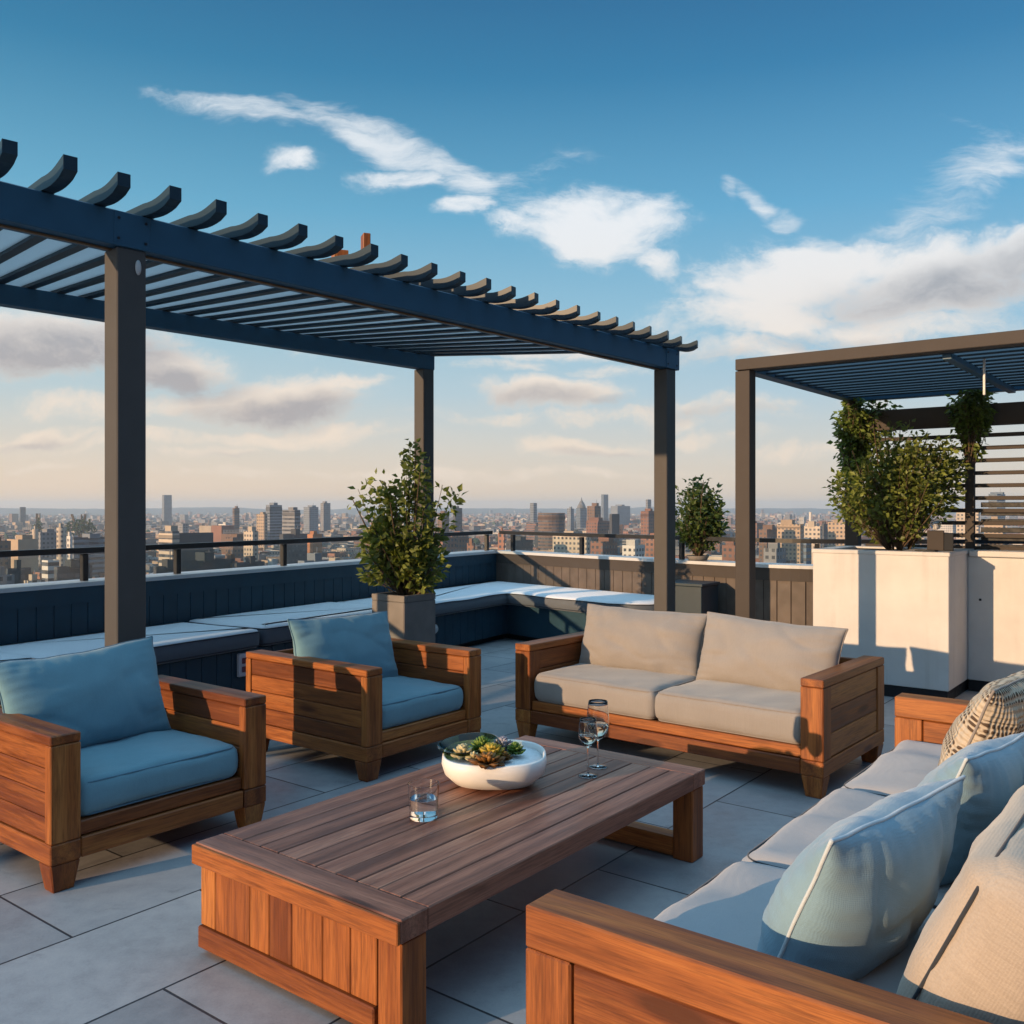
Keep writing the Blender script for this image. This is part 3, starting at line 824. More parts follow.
# glasses
def hold(prof):
    out = [prof[0]]
    for (r0, z0), (r1, z1) in zip(prof, prof[1:]):
        l_ = math.hypot(r1 - r0, z1 - z0); e = min(.0008, l_ * .2)
        for f in (e / l_, .5, 1 - e / l_): out.append((r0 + (r1 - r0) * f, z0 + (z1 - z0) * f))
        out.append((r1, z1))
    return out
def glass_solid(mb, outer, inner_): mb.lathe(hold(outer + inner_[::-1]), 48)
p = on_table(423.5, 818)
t = thing('tumbler', 'short clear tumbler half full of water near the front of the table', 'glass', p)
mb = MB(); glass_solid(mb, [(0, .001), (.051, .001), (.054, .006), (.0605, .135)], [(0, .016), (.050, .017), (.0585, .135)]); mb.build('glass_body', 'glass', t, weld=True)
MB().lathe(hold([(0, .0175), (.0495, .0185), (.0535, .078), (0, .078)]), 48).build('water', 'water', t, weld=True)
def spl(pr, n):
    P = [pr[0]] + pr + [pr[-1]]; o = []
    for i in range(1, len(P) - 2):
        for q in range(n):
            t_ = q / n; o.append(tuple(max(0, .5 * (2 * P[i][d] + (P[i + 1][d] - P[i - 1][d]) * t_ + (2 * P[i - 1][d] - 5 * P[i][d] + 4 * P[i + 1][d] - P[i + 2][d]) * t_ * t_ + (3 * P[i][d] - P[i - 1][d] - 3 * P[i + 1][d] + P[i + 2][d]) * t_ ** 3)) for d in (0, 1)))
    return o + [pr[-1]]
def wineglass(label, px, py, ht, rbowl, bowl0, fill):
    t = thing('wine_glass', label, 'glass', on_table(px, py), 0, 'wine glasses on the coffee table')
    b0 = bowl0 * ht; bh = ht - b0
    out = [(0, .001), (.040, .001), (.040, .004), (.012, .009), (.0045, .02), (.004, b0 - .01), (.010, b0), (rbowl * .62, b0 + bh * .10), (rbowl * .95, b0 + bh * .30), (rbowl, b0 + bh * .45), (rbowl * .93, b0 + bh * .78), (rbowl * .84, ht)]
    inn = [(0, b0 + .006), (rbowl * .58, b0 + bh * .12), (rbowl * .92, b0 + bh * .31), (rbowl * .97, b0 + bh * .45), (rbowl * .905, b0 + bh * .78), (rbowl * .815, ht)]
    mb = MB(); out = spl(out, 2); inn = spl(inn, 2)
    mb.lathe(out + inn[::-1], 48); mb.build('glass_body', 'glass', t, weld=True)
    if fill:
        MB().lathe([(0, b0 + .0075), (rbowl * .565, b0 + bh * .125), (rbowl * .905, b0 + bh * .315), (rbowl * .945, b0 + bh * fill - .0006), (rbowl * .93, b0 + bh * fill), (0, b0 + bh * fill)], 48).build('wine', 'wine', t, weld=True)
wineglass('smaller wine glass in front of the tall one on the far half of the table', 588, 776, .255, .043, .52, .42)
wineglass('taller wine glass standing behind the smaller one', 598, 767, .305, .052, .42, .40)
# a dry leaf on the paving by the table end
q = ray(232, 960, h=0)
t = MB().add([(-.02, -.008, .004), (0, -.012, .014), (.022, .004, .006), (.004, .012, .016), (-.016, .008, .010)], [[0, 1, 3, 4], [1, 2, 3]], None, .6).build('dry_leaf', 'succ_brown', None, q)
tag(t, 'small dry brown leaf lying on the paving at the table end', 'leaf')

# ------------------------------------------------------------------ big pergola
P1 = Vector((-2.13, 5.1)); P2 = Vector((1.468, 8.9)); P3 = Vector((-.931, 9.8))
BDIR = (P2 - P1).normalized(); BANG = math.atan2(BDIR.y, BDIR.x)
FZ0, FZ1 = 2.917, 3.109
t = thing('pergola', 'large dark blue pergola with upturned rafter ends over the left of the terrace', 'pergola', (P2.x, P2.y, 0))
def loc2(p): return Vector((p.x - P2.x, p.y - P2.y))
def beam(name, a, b, wd, z0, z1, mat, rise=0, ref=None):
    d = b - a; c = loc2((a + b) / 2); dz = rise * (ref - (a + b) / 2).dot(d.normalized()) if ref else 0
    m = Matrix.Translation((c.x, c.y, (z0 + z1) / 2 + dz)) @ Matrix.Rotation(math.atan2(d.y, d.x), 4, 'Z') @ Matrix.Rotation(math.atan(rise), 4, 'Y')
    return MB().box((0, 0, 0), (d.length, wd, z1 - z0), .006, 'x', m).build(name, mat, t)
def post(p, w, z1, name='post'):
    c = loc2(p); m = Matrix.Translation((c.x, c.y, 0)) @ Matrix.Rotation(BANG, 4, 'Z')
    o = MB().box((0, 0, z1 / 2), (w, w, z1), .006, 'z', m).build(name, 'post_metal', t)
    MB().box((0, 0, .006), (w + .09, w + .09, .012), .003, 'z', m).build('base_plate', 'dark_metal', o)
    return o
BZ_0, BZ_1 = 3.05, 3.20
RISE, RISEB = .017, .008                        # the beams climb a little to the left, per metre
post(P1, .162, FZ0 + RISE * (P2 - P1).length - .001); post(P2, .15, FZ0); post(P3, .15, BZ_0)
PL = P1 - BDIR * 1.15; P3L = P3 - BDIR * 4.85
c = loc2(P3L); m = Matrix.Translation((c.x, c.y, 0)) @ Matrix.Rotation(BANG, 4, 'Z')
MB().box((0, 0, (CAPZ + BZ_0 + .03) / 2), (.12, .12, BZ_0 + .03 - CAPZ), .005, 'z', m).build('post', 'post_metal', t)
beam('front_beam', PL - BDIR * .2, P2 + BDIR * .13, .17, FZ0 + .002, FZ1, 'blue_metal', RISE, P2)
beam('back_beam', P3L - BDIR * .2, P3 + BDIR * .10, .12, BZ_0 + .002, BZ_1, 'blue_metal', RISEB, P3)
nf = Vector((BDIR.y, -BDIR.x))
beam('sun_reflection_strip', PL, P2 - BDIR * .1, .022, FZ0 - .012, FZ0, 'reflection_bronze', RISE, P2)  # strip added to colour in the sun's reflection along the beam bottom
FL = (P2 - P1).length; nr_ = 25; sp = .262
rails = []
for i in range(nr_):
    sF = FL + .10 - i * sp
    fpt = P1 + BDIR * sF
    bpt = P3 + BDIR * (.06 - i * sp * .80)
    rails.append((fpt, bpt))
for i, (fpt, bpt) in enumerate(rails):
    d = (fpt - bpt); ln_ = d.length; dr = d.normalized()
    jit = random.Random(i).uniform(-.02, .02)
    z_b, z_f = BZ_1 + .004 + RISEB * (P3 - bpt).dot(BDIR), FZ1 + .004 + RISE * (P2 - fpt).dot(BDIR)
    prof = []                                        # (distance from back point, bottom z, top z)
    hh = .066
    sl = (z_f - z_b) / ln_
    for s_ in (-.12, 0, ln_ * .25, ln_ * .5, ln_ * .75, ln_, ln_ + .09): prof.append((s_, z_b + sl * s_, z_b + sl * s_ + hh))
    zb = z_b + sl * (ln_ + .09)
    ov = .15 + .007 * min(i, 22) + jit * .5
    for k in range(1, 7):
        f = k / 6; prof.append((ln_ + .09 + ov * f + (.012 if k == 6 else 0), zb - .012 * math.sin(PI * f) + .010 * f ** 2.2 + (.014 if k == 6 else 0), zb + hh - .014 * math.sin(PI * f * .92) + .030 * f ** 1.7 + random.Random(i * 7 + 1).uniform(-.006, .006) * f))
    vs = []; fs = []; hw = .033; nrm = Vector((-dr.y, dr.x))
    for s_, a_, b_ in prof:
        c = loc2(bpt + dr * s_)
        for sg, z in ((-1, a_), (1, a_), (1, b_), (-1, b_)): vs.append((c.x + nrm.x * hw * sg, c.y + nrm.y * hw * sg, z))
    n = len(prof)
    for k in range(n - 1):
        for j in range(4): fs.append([k * 4 + j, k * 4 + (j + 1) % 4, k * 4 + 4 + (j + 1) % 4, k * 4 + 4 + j])
    fs += [[0, 1, 2, 3], [(n - 1) * 4 + j for j in range(4)]]
    MB().add(vs, fs, vs, random.random()).build('rafter', 'louvre', t)
    if i < nr_ - 1:
        f2, b2 = rails[i + 1]
        a0 = loc2(fpt + (f2 - fpt) * .10 - dr * .1); a1 = loc2(f2 - (f2 - fpt) * .10 - dr * .1); b1 = loc2(b2 - (b2 - bpt) * .12 - dr * .1); b0 = loc2(bpt + (b2 - bpt) * .12 - dr * .1)
        zf, zbk = z_f + .024, z_b + .024
        vs = [(a0.x, a0.y, zf), (a1.x, a1.y, zf + RISE * sp), (b1.x, b1.y, zbk + RISEB * sp * .8), (b0.x, b0.y, zbk)]; vs += [(x, y, z + .008) for x, y, z in vs]
        MB().add(vs, [[0, 1, 2, 3], [4, 5, 6, 7], [0, 1, 5, 4], [1, 2, 6, 5], [2, 3, 7, 6], [3, 0, 4, 7]], vs).build('roof_panel', 'frosted', t)
# sleeve where the beam is joined over the near post, and its bolts
def on_beam(p, z): 
    q = loc2(p); return Matrix.Translation((q.x, q.y, z + RISE * (P2 - p).dot(BDIR))) @ Matrix.Rotation(BANG, 4, 'Z') @ Matrix.Rotation(math.atan(RISE), 4, 'Y')
for p in (P1, P2):
    m = on_beam(p, (FZ0 + FZ1) / 2)
    sl_ = MB().box((0, 0, 0), (.20, .178, FZ1 - FZ0 - .006), .002, 'x', m).build('joint_sleeve', 'blue_metal', t)
    for u_ in (-.075, .075):
        for v_ in (-.055, .055): MB().tube([m @ Vector((u_, -.088, v_)), m @ Vector((u_, -.094, v_))], .008, 8, smooth=False).build('bolt', 'dark_metal', sl_)
# pale oval disc on the near post
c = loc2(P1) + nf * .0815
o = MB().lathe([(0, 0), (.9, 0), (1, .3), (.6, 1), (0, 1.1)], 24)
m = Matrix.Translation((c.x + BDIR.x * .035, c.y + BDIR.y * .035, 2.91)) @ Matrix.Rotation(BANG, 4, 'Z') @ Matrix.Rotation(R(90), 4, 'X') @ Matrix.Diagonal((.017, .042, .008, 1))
o.v = [tuple(m @ Vector(v)) for v in o.v]; o.build('pale_oval', 'cap_metal', t)
# offcut left on the roof
f_, b_ = rails[14]
t = thing('wood_offcut', 'short brown timber offcut standing on top of the big pergola', 'timber', (f_.x - .02, f_.y + .05, FZ1 + .115 + RISE * (P2 - f_).dot(BDIR)), R(20))
MB().box((0, 0, .09), (.05, .10, .19), .004, 'z').build('block', 'teak', t); MB().box((-.16, .1, .04), (.10, .12, .08), .004, 'z').build('block', 'teak', t)

# ------------------------------------------------------------------ right pergola with screen
Q0 = Vector((1.69, 7.0, 0)); QD = 2.56
t = thing('louvre_pergola', 'taupe metal pergola with a louvred roof and slatted back screen at the right', 'pergola', Q0, -AF)
QH = 2.715; XL = 4.7
def bx(name, c, d, mat, ax='x', m=None): return MB().box(c, d, .004, ax, m).build(name, mat, t)
for x, y, w in ((.055, .055, .115), (XL - .06, .055, .115), (.07, QD - .02, .12), (XL - .06, QD, .12)):
    o = bx('post', (x, y, (QH - .09) / 2), (w, w, QH - .09), 'taupe_metal', 'z')
bx('front_beam', (XL / 2, .055, QH - .042), (XL, .125, .084), 'taupe_metal')
for x in (.055, XL - .055): bx('side_beam', (x, QD / 2 + .06, QH - .048), (.10, QD - .13, .09), 'blue_metal', 'y')
bx('back_beam', (XL / 2, QD, QH - .05), (XL, .10, .088), 'blue_metal')
for k in range(13):
    y = .20 + k * .178
    m = Matrix.Translation((XL / 2, y, QH - .055)) @ Matrix.Rotation(R(23), 4, 'X')
    bx('louvre', (0, 0, 0), (XL - .22, .145, .016), 'louvre', 'x', m)
bx('cross_bar', (1.45, QD / 2 + .04, QH - .10), (.06, QD - .21, .045), 'blue_metal', 'y')
bx('sky_gap_rod', (1.60, .55, QH - .20), (.016, .016, .27), 'cap_metal', 'z')  # white rod added in place of a gap where sky shows through
# back screen
bx('screen_beam', (XL / 2 + .06, QD - .02, 2.42), (XL - .25, .10, .19), 'taupe_metal')
bx('screen_post', (1.115, QD - .06, 1.33), (.075, .06, 2.64), 'taupe_metal', 'z')
for k in range(10): bx('slat', (XL / 2 + .06, QD - .01, 2.24 - k * .112), (XL - .25, .022, .036), 'taupe_metal')
for k in range(9): bx('slat', ((XL + 1.15) / 2, QD + .03, 1.62 - k * .075), (XL - 1.22, .02, .045), 'black_plinth')

# ------------------------------------------------------------------ white planter, low wall, lantern
W0 = Vector((2.664, 8.2, 0)); WW, WD, WH = 1.116, .90, 1.22
t = thing('white_planter', 'tall white rendered planter box holding the big bush', 'planter', W0, -AF)
MB().box((WW / 2, WD / 2, (WH - .02 + .10) / 2), (WW, WD, WH - .02 - .10), .006).build('box', 'white_render', t)
MB().box((WW / 2, WD / 2, .049), (WW - .03, WD - .03, .098), .003).build('plinth', 'black_plinth', t)
mb = MB()
mb.box((WW / 2, .06, WH - .008), (WW + .02, .14, .035), .006); mb.box((WW / 2, WD - .06, WH - .008), (WW + .02, .14, .035), .006)
mb.box((.06, WD / 2, WH - .008), (.14, WD - .145, .035), .006); mb.box((WW - .2, WD / 2, WH - .008), (.42, WD - .145, .035), .006)
mb.build('rim', 'white_render', t)
MB().box((WW / 2 - .13, WD / 2, WH - .012), (WW - .56, WD - .28, .012), .002).build('soil', 'soil', t)
t = thing('low_white_wall', 'white rendered wall running right from the planter', 'wall', W0, -AF)
x0, x1 = WW + .002, WW + 3.9
MB().box(((x0 + x1) / 2, .68 + .11, (WH - .05 + .10) / 2), (x1 - x0, .22, WH - .05 - .10), .005).build('wall_body', 'white_render', t)
MB().box(((x0 + x1) / 2, .80, .049), (x1 - x0, .21, .098), .003).build('plinth', 'black_plinth', t)
MB().box(((x0 + x1) / 2 + .01, .78, WH - .022), (x1 - x0 - .02, .30, .05), .006).build('cap', 'white_render', t)
MB().box((WW + .10, .676, .80), (.02, .012, .02), .003).build('vent', 'dark_metal', t)
def wl(x, y, z): return Matrix.Translation(W0) @ Matrix.Rotation(-AF, 4, 'Z') @ Vector((x, y, z))
t = thing('lantern', 'dark square lantern with a round glass globe on the white planter', 'lantern', wl(WW - .17, .30, WH + .0105), -AF + R(12))
MB().box((0, 0, .085), (.13, .13, .17), .006).build('lantern_body', 'taupe_metal', t)
MB().box((.10, -.02, .075), (.075, .11, .15), .005).build('side_box', 'black_plinth', t)
b_ = MB().lathe([(0, 0)] + [(.045 * math.sin(PI * k / 12), .045 - .045 * math.cos(PI * k / 12)) for k in range(1, 12)] + [(0, .09)], 24, (0, 0, .176)); b_.build('globe', 'glass', t, weld=True)
MB().lathe([(0, 0), (.018, 0), (.018, .04), (0, .045)], 16, (0, 0, .178)).build('candle', 'ceramic', t)
t = thing('slate_tray', 'thin dark slate tray in front of the lantern on the planter rim', 'tray', wl(WW - .2, .12, WH + .0105), -AF)
MB().box((0, 0, .006), (.16, .11, .011), .003).build('tray', 'black_plinth', t)

# ------------------------------------------------------------------ planters and plants
G = Vector((-.967, 8.3, 0))
t = thing('concrete_planter', 'square grey concrete planter in front of the bench and the far pergola post', 'planter', G, -AF)
S_, H_ = .42, .80; mb = MB()
mb.box((-S_ / 2, S_ / 2, H_ / 2 - .03), (S_, S_, H_ - .06), .008)
for c, d in (((-S_ / 2, .02, H_ - .029), (S_, .04, .058)), ((-S_ / 2, S_ - .02, H_ - .029), (S_, .04, .058)), ((-.02, S_ / 2, H_ - .029), (.04, S_ - .082, .058)), ((-S_ + .02, S_ / 2, H_ - .029), (.04, S_ - .082, .058))): mb.box(c, d, .004)
mb.build('pot', 'concrete', t)
MB().box((-S_ / 2, S_ / 2, H_ - .045), (S_ - .085, S_ - .085, .02), .002).build('soil', 'soil', t)

def leafquad(mb, p, nrm, dirv, ln_, w, tone, mi=0):
    d = dirv.normalized(); s_ = d.cross(nrm)
    if s_.length < 1e-5: s_ = d.orthogonal()
    s_.normalize(); n_ = s_.cross(d)
    b0 = p; m1 = p + d * ln_ * .42 - n_ * ln_ * .05; tip = p + d * ln_ - n_ * ln_ * .16
    a = m1 + s_ * w * .5 + n_ * w * .16; c = m1 - s_ * w * .5 + n_ * w * .16
    mb.add([b0, a, tip, c, m1], [[0, 1, 4], [1, 2, 4], [2, 3, 4], [3, 0, 4]], None, tone, mi)
def plant(name, label, cat, at, blobs, stems, leaf, leafmat, count, seed, trunk_r=.012, spread=.05, group=None, sprigs=0, drop=0):
    """blobs: (centre, radii, weight) in the plant's own axes; twigs reach into the blobs and carry the leaves"""
    rr = random.Random(seed); root = thing(name, label, cat, at, 0, group)
    st = MB(); fo = MB(); tot = sum(b[2] for b in blobs); bases = []
    for k in range(stems):
        a = 2 * PI * k / stems + rr.uniform(-.3, .3); bases.append(Vector((math.cos(a), math.sin(a), 0)) * spread * rr.uniform(.3, 1))
    ntw = max(20, count // 12)
    for i in range(ntw):
        x = rr.uniform(0, tot); bb = blobs[-1]
        for b in blobs:
            if x < b[2]: bb = b; break
            x -= b[2]
        c, rad, _ = bb
        while True:
            v = Vector((rr.uniform(-1, 1), rr.uniform(-1, 1), rr.uniform(-1, 1)))
            if .25 < v.length < 1: break
        v = v.normalized() * v.length ** .55
        if mnoise.noise(Vector((v.x * 1.7, v.y * 1.7, v.z * 1.7)) + Vector((seed, i % 3 * .0, 0))) < -.18 and rr.random() < .8: continue
        tip = Vector(c) + Vector((v.x * rad[0], v.y * rad[1], v.z * rad[2]))
        if i < sprigs: tip += v.normalized() * rr.uniform(.08, .2) + Vector((0, 0, .06))
        b0 = min(bases, key=lambda q: (q - Vector((tip.x * .15, tip.y * .15, 0))).length) if bases else tip * .2
        mid = b0.lerp(tip, .5) + Vector((rr.uniform(-.05, .05), rr.uniform(-.05, .05), rr.uniform(.0, .10) * tip.z))
        pts = [b0.lerp(mid, t_ * 2).lerp(mid.lerp(tip, t_ * 2), t_) if False else (b0 * (1 - t_) ** 2 + mid * 2 * t_ * (1 - t_) + tip * t_ ** 2) for t_ in (0, .2, .4, .6, .8, 1)]
        big = i < stems * 3
        r0 = trunk_r if big else trunk_r * .4
        if big or i % 3 == 0: st.tube(pts, [r0 * (1 - .8 * t_) + .0012 for t_ in (0, .2, .4, .6, .8, 1)], 5)
        nl = 12
        for j in range(nl):
            t_ = 1 - (j / nl) ** 1.3 * rr.uniform(.25, .55) if i >= sprigs else 1 - j / nl * .6
            base = b0 * (1 - t_) ** 2 + mid * 2 * t_ * (1 - t_) + tip * t_ ** 2
            ax = (tip - mid).normalized()
            side = Vector((rr.gauss(0, 1), rr.gauss(0, 1), rr.gauss(0, .7))).normalized()
            dv = (ax * rr.uniform(.2, .8) + side).normalized() - Vector((0, 0, drop + .15))
            nrm = (Vector((0, 0, .55)) + Vector((rr.gauss(0, .7), rr.gauss(0, .7), rr.gauss(0, .3))) + side * .4).normalized()
            s_ = leaf * rr.uniform(.6, 1.2) * (.8 if i < sprigs else 1)
            base = base + side * rr.uniform(0, leaf * .9)
            if drop == 0 and base.z < .07: continue
            leafquad(fo, base, nrm, dv, s_, s_ * rr.uniform(.5, .68), min(1, max(0, rr.gauss(.45, .24))))
    fo.build('foliage', leafmat, root, fixn=False)
    if st.v: st.build('stem', 'bark', root)
    return root
plant('potted_shrub', 'leafy green shrub growing in the concrete planter before the far pergola post', 'shrub', (G.x + .01, G.y + .33, H_ - .04),
      [((-.06, 0, .70), (.35, .34, .46), 5), ((-.25, 0, .44), (.22, .24, .32), 2.4), ((.13, 0, .36), (.22, .23, .30), 2.2), ((-.04, 0, .34), (.27, .24, .26), 1.6), ((.02, 0, 1.18), (.20, .18, .30), 1.0), ((.36, 0, .98), (.14, .1, .10), .2), ((-.36, 0, .98), (.14, .1, .16), .35)],
      7, .082, 'leaf_c', 4200, 5, .013, .09, sprigs=9)
def right_at(px):
    for a, b in zip(RIGHT, RIGHT[1:]):
        s_ = (px - CX) / F; d = b - a; den = d.x - s_ * d.y
        k = (s_ * a.y - a.x) / den if abs(den) > 1e-9 else -1
        if 0 <= k <= 1: return a + d * k
q = right_at(698)
t = thing('small_pot', 'low dark pot on the taupe wall cap holding the small shrub', 'pot', (q.x + .02, q.y + .12, CAPZ), 0)
MB().lathe([(0, .002), (.10, .002), (.13, .05), (.125, .055), (.11, .04), (0, .038)], 28).build('pot_body', 'concrete', t)
plant('small_shrub', 'dense dark green shrub on the taupe parapet between the two pergolas', 'shrub', (q.x + .02, q.y + .12, CAPZ + .035),
      [((.02, 0, .50), (.30, .28, .34), 4), ((-.02, 0, .72), (.22, .2, .20), 1.2), ((.06, 0, .30), (.24, .22, .2), 1)], 5, .062, 'leaf_b', 3200, 8, .009, .03, sprigs=6)
q = right_at(700)
t = thing('storage_box', 'dark blue storage box against the taupe wall right of the far right pergola post', 'box', (q.x - .30, q.y - .52, 0), -AF)
MB().box((0, .2, .385), (.46, .40, .77), .006, 'z').build('box_body', 'louvre', t); MB().box((0, .2, .785), (.49, .43, .03), .004).build('lid', 'louvre', t)

c = wl(.60, .46, WH)
plant('planter_bush', 'big bushy green shrub growing in the white planter', 'shrub', (c.x, c.y, WH - .01),
      [((-.10, 0, .52), (.44, .36, .40), 4), ((.20, 0, .66), (.36, .3, .38), 3), ((.05, 0, .92), (.28, .25, .26), 1.4), ((-.38, 0, .52), (.24, .22, .30), 2.0), ((.42, 0, .82), (.16, .15, .2), .7), ((0, 0, .25), (.20, .2, .22), .8)],
      10, .056, 'leaf_c', 9500, 11, .008, .12, sprigs=12)
c = Matrix.Translation(Q0) @ Matrix.Rotation(-AF, 4, 'Z') @ Vector((.07, QD - .02, 0))
plant('climbing_plant', 'green climber wrapped round the top of the back left post of the right pergola', 'climber', (c.x, c.y, 1.75),
      [((-.02, -.05, .55), (.15, .15, .38), 3), ((.22, -.1, .74), (.22, .12, .14), 2), ((.0, -.08, .75), (.19, .15, .16), 2)], 2, .06, 'leaf_a', 3200, 13, .010, .05, drop=.5)
c = Matrix.Translation(Q0) @ Matrix.Rotation(-AF, 4, 'Z') @ Vector((1.115, QD - .08, 0))
plant('climbing_plant', 'round green climber at the top of the thin screen post of the right pergola', 'climber', (c.x, c.y, 1.95),
      [((0, -.04, .56), (.165, .16, .19), 4), ((.02, -.04, .32), (.07, .07, .22), .6)], 2, .06, 'leaf_a', 2200, 17, .010, .03, drop=.5)
# ------------------------------------------------------------------ city
GZ = -55.0
def m_facade(name):
    """plain facade colour from the mesh's own colour, window rows cut in by a grid on the wall's own metres"""
    m, nt, b = newmat(name)
    col = attr(nt, 'wall', 'Color'); gc = attr(nt, 'gc')       # gc.x metres along the wall, gc.y metres up, gc.z window style
    sx = nt.nodes.new('ShaderNodeSeparateXYZ'); L(nt, gc, sx.inputs[0])
    u = math_(nt, 'FRACT', math_(nt, 'DIVIDE', sx.outputs[0], 3.4)); v = math_(nt, 'FRACT', math_(nt, 'DIVIDE', sx.outputs[1], 3.6))
    wv = math_(nt, 'MULTIPLY', math_(nt, 'GREATER_THAN', v, .32), math_(nt, 'LESS_THAN', v, .80))
    wu = math_(nt, 'MULTIPLY', math_(nt, 'GREATER_THAN', u, .28), math_(nt, 'LESS_THAN', u, .80))
    band = math_(nt, 'GREATER_THAN', sx.outputs[2], 1.5)
    win = math_(nt, 'MULTIPLY', wv, math_(nt, 'MAXIMUM', wu, band))
    win = math_(nt, 'MULTIPLY', win, math_(nt, 'GREATER_THAN', sx.outputs[2], .5))
    wn = nt.nodes.new('ShaderNodeTexWhiteNoise'); wn.noise_dimensions = '3D'
    fl_ = nt.nodes.new('ShaderNodeVectorMath'); fl_.operation = 'FLOOR'
    dv = nt.nodes.new('ShaderNodeVectorMath'); dv.operation = 'DIVIDE'; L(nt, gc, dv.inputs[0]); dv.inputs[1].default_value = (3.4, 3.6, 1)
    L(nt, dv.outputs[0], fl_.inputs[0]); L(nt, fl_.outputs[0], wn.inputs['Vector'])
    wc = mixc(nt, wn.outputs['Value'], (.04, .045, .055), (.13, .135, .15))
    dirt = noise(nt, objcoord(nt), .06, 4, .6)
    c0 = mixc(nt, 1.0, col, ramp(nt, dirt, [(.3, .8), (.7, 1.15)]), 'MULTIPLY')
    L(nt, mixc(nt, win, c0, wc), b.inputs['Base Color'])
    L(nt, maprange(nt, win, 0, 1, .8, .15), b.inputs['Roughness'])
    return m
M['facade'] = m_facade('facade')
M['roof_grey'] = m_paint('roof_grey', (.17, .17, .175), .85, .25, bumpy=0, scale=.2)
M['roof_pale'] = m_paint('roof_pale', (.34, .33, .32), .8, .15, bumpy=0, scale=.2)
M['roof_tile'] = m_paint('roof_tile', (.26, .10, .05), .8, .2, bumpy=0, scale=.2)

class CB:
    """collects city walls (with wall colour and metre coordinates) and roofs"""
    def __init__(s): s.v = []; s.f = []; s.c = []; s.g = []; s.m = []
    def quad(s, a, b, h0, h1, col, style, u0=0):
        o = len(s.v); l = math.hypot(b[0] - a[0], b[1] - a[1])
        s.v += [(a[0], a[1], h0), (b[0], b[1], h0), (b[0], b[1], h1), (a[0], a[1], h1)]
        s.g += [(u0, h0, style), (u0 + l, h0, style), (u0 + l, h1, style), (u0, h1, style)]
        s.c += [col] * 4; s.f.append([o, o + 1, o + 2, o + 3]); s.m.append(0)
    def cap(s, pts, z, col=(.2, .2, .2), mi=1):
        o = len(s.v); s.v += [(x, y, z) for x, y in pts]; s.g += [(0, 0, 0)] * len(pts); s.c += [col] * len(pts)
        s.f.append(list(range(o, o + len(pts)))); s.m.append(mi)
    def block(s, pts, z0, z1, col, style, roofmi=1, roofcol=(.2, .2, .2), para=.8):
        n = len(pts)
        for i in range(n): s.quad(pts[i], pts[(i + 1) % n], z0, z1 + para, col, style, i * 40)
        s.cap(pts, z1, roofcol, roofmi)
    def build(s, name, mats, parent=None, loc=(0, 0, 0)):
        me = bpy.data.meshes.new(name); me.from_pydata(s.v, [], s.f)
        a = me.attributes.new('gc', 'FLOAT_VECTOR', 'POINT'); a.data.foreach_set('vector', [x for q in s.g for x in q])
        a = me.attributes.new('wall', 'FLOAT_COLOR', 'POINT'); a.data.foreach_set('color', [x for q in s.c for x in (*q, 1)])
        me.polygons.foreach_set('material_index', s.m)
        for m in mats: me.materials.append(M[m])
        o = bpy.data.objects.new(name, me); COL.objects.link(o); o.location = loc
        if parent is not None: o.parent = parent
        return o
def rect(cx, cy, wl_, wd_, a):
    x = Vector((math.cos(a), -math.sin(a))); y = Vector((math.sin(a), math.cos(a)))
    return [tuple(Vector((cx, cy)) + x * (sx * wl_ / 2) + y * (sy * wd_ / 2)) for sx, sy in ((-1, -1), (1, -1), (1, 1), (-1, 1))]
CA = R(38)
KC = {'tan': (.42, .31, .21), 'sand': (.50, .42, .33), 'grey': (.23, .23, .24), 'dark': (.055, .06, .07), 'navy': (.03, .045, .06), 'brick': (.22, .105, .07), 'brown': (.17, .10, .065), 'white': (.60, .57, .53),
      'blue': (.14, .19, .25), 'steel': (.20, .23, .27), 'red': (.28, .135, .09), 'orange': (.40, .17, .07)}
def building(label, px0, px1, ytop, z, lit, col, style=1, name='building', roof='roof_grey', rbox=1, drum=False, spire=0, ledge=None, taper=1.0):
    W = (px1 - px0) / F * z; cx = ((px0 + px1) / 2 - CX) / F * z; top = CAMH + (CY - ytop) / F * z
    hgt = top - GZ - .8
    root = thing(name, label, 'building' if name != 'tower_block' else 'tower', (cx, z, GZ))
    rr = random.Random(label)
    b = CB()
    if drum:
        pts = [(W / 2 * math.cos(2 * PI * k / 24), W / 2 * math.sin(2 * PI * k / 24)) for k in range(24)]
    else:
        pts = rect(0, 0, max(.2, lit) * W / .79 if lit > 0 else W, max(.12, 1 - lit) * W / .61, CA)
    b.block(pts, 0, hgt, KC[col], style); b.build('walls', ('facade', roof), root)
    # parapet kerb and plant room on the roof
    if spire:
        mb = MB(); mb.lathe([(W * .42, 0), (W * .30, spire * .35), (W * .07, spire * .7), (.15, spire)], 8, (0, 0, hgt)); mb.build('spire', 'roof_grey', root)
    elif rbox:
        k = CB(); f = rr.uniform(.3, .5); ox = rr.uniform(-.1, .1) * W
        k.block(rect(ox, 0, W * f, W * f * .7, CA), hgt, hgt + rr.uniform(2.2, 4.0), tuple(x * .8 for x in KC[col]), 0); k.build('plant_room', ('facade', 'roof_grey'), root)
        if rr.random() < .6:
            k = MB(); k.tube([(ox + W * .1, 0, hgt), (ox + W * .1, 0, hgt + rr.uniform(5, 9))], .22, 5); k.build('mast', 'roof_grey', root)
    if ledge:
        k = CB(); q = [(x * 1.03, y * 1.03) for x, y in pts]; k.block(q, hgt - ledge, hgt - ledge * .45, tuple(x * .45 for x in KC[col]), 0, para=0); k.build('cornice', ('facade', 'roof_grey'), root)
    return root
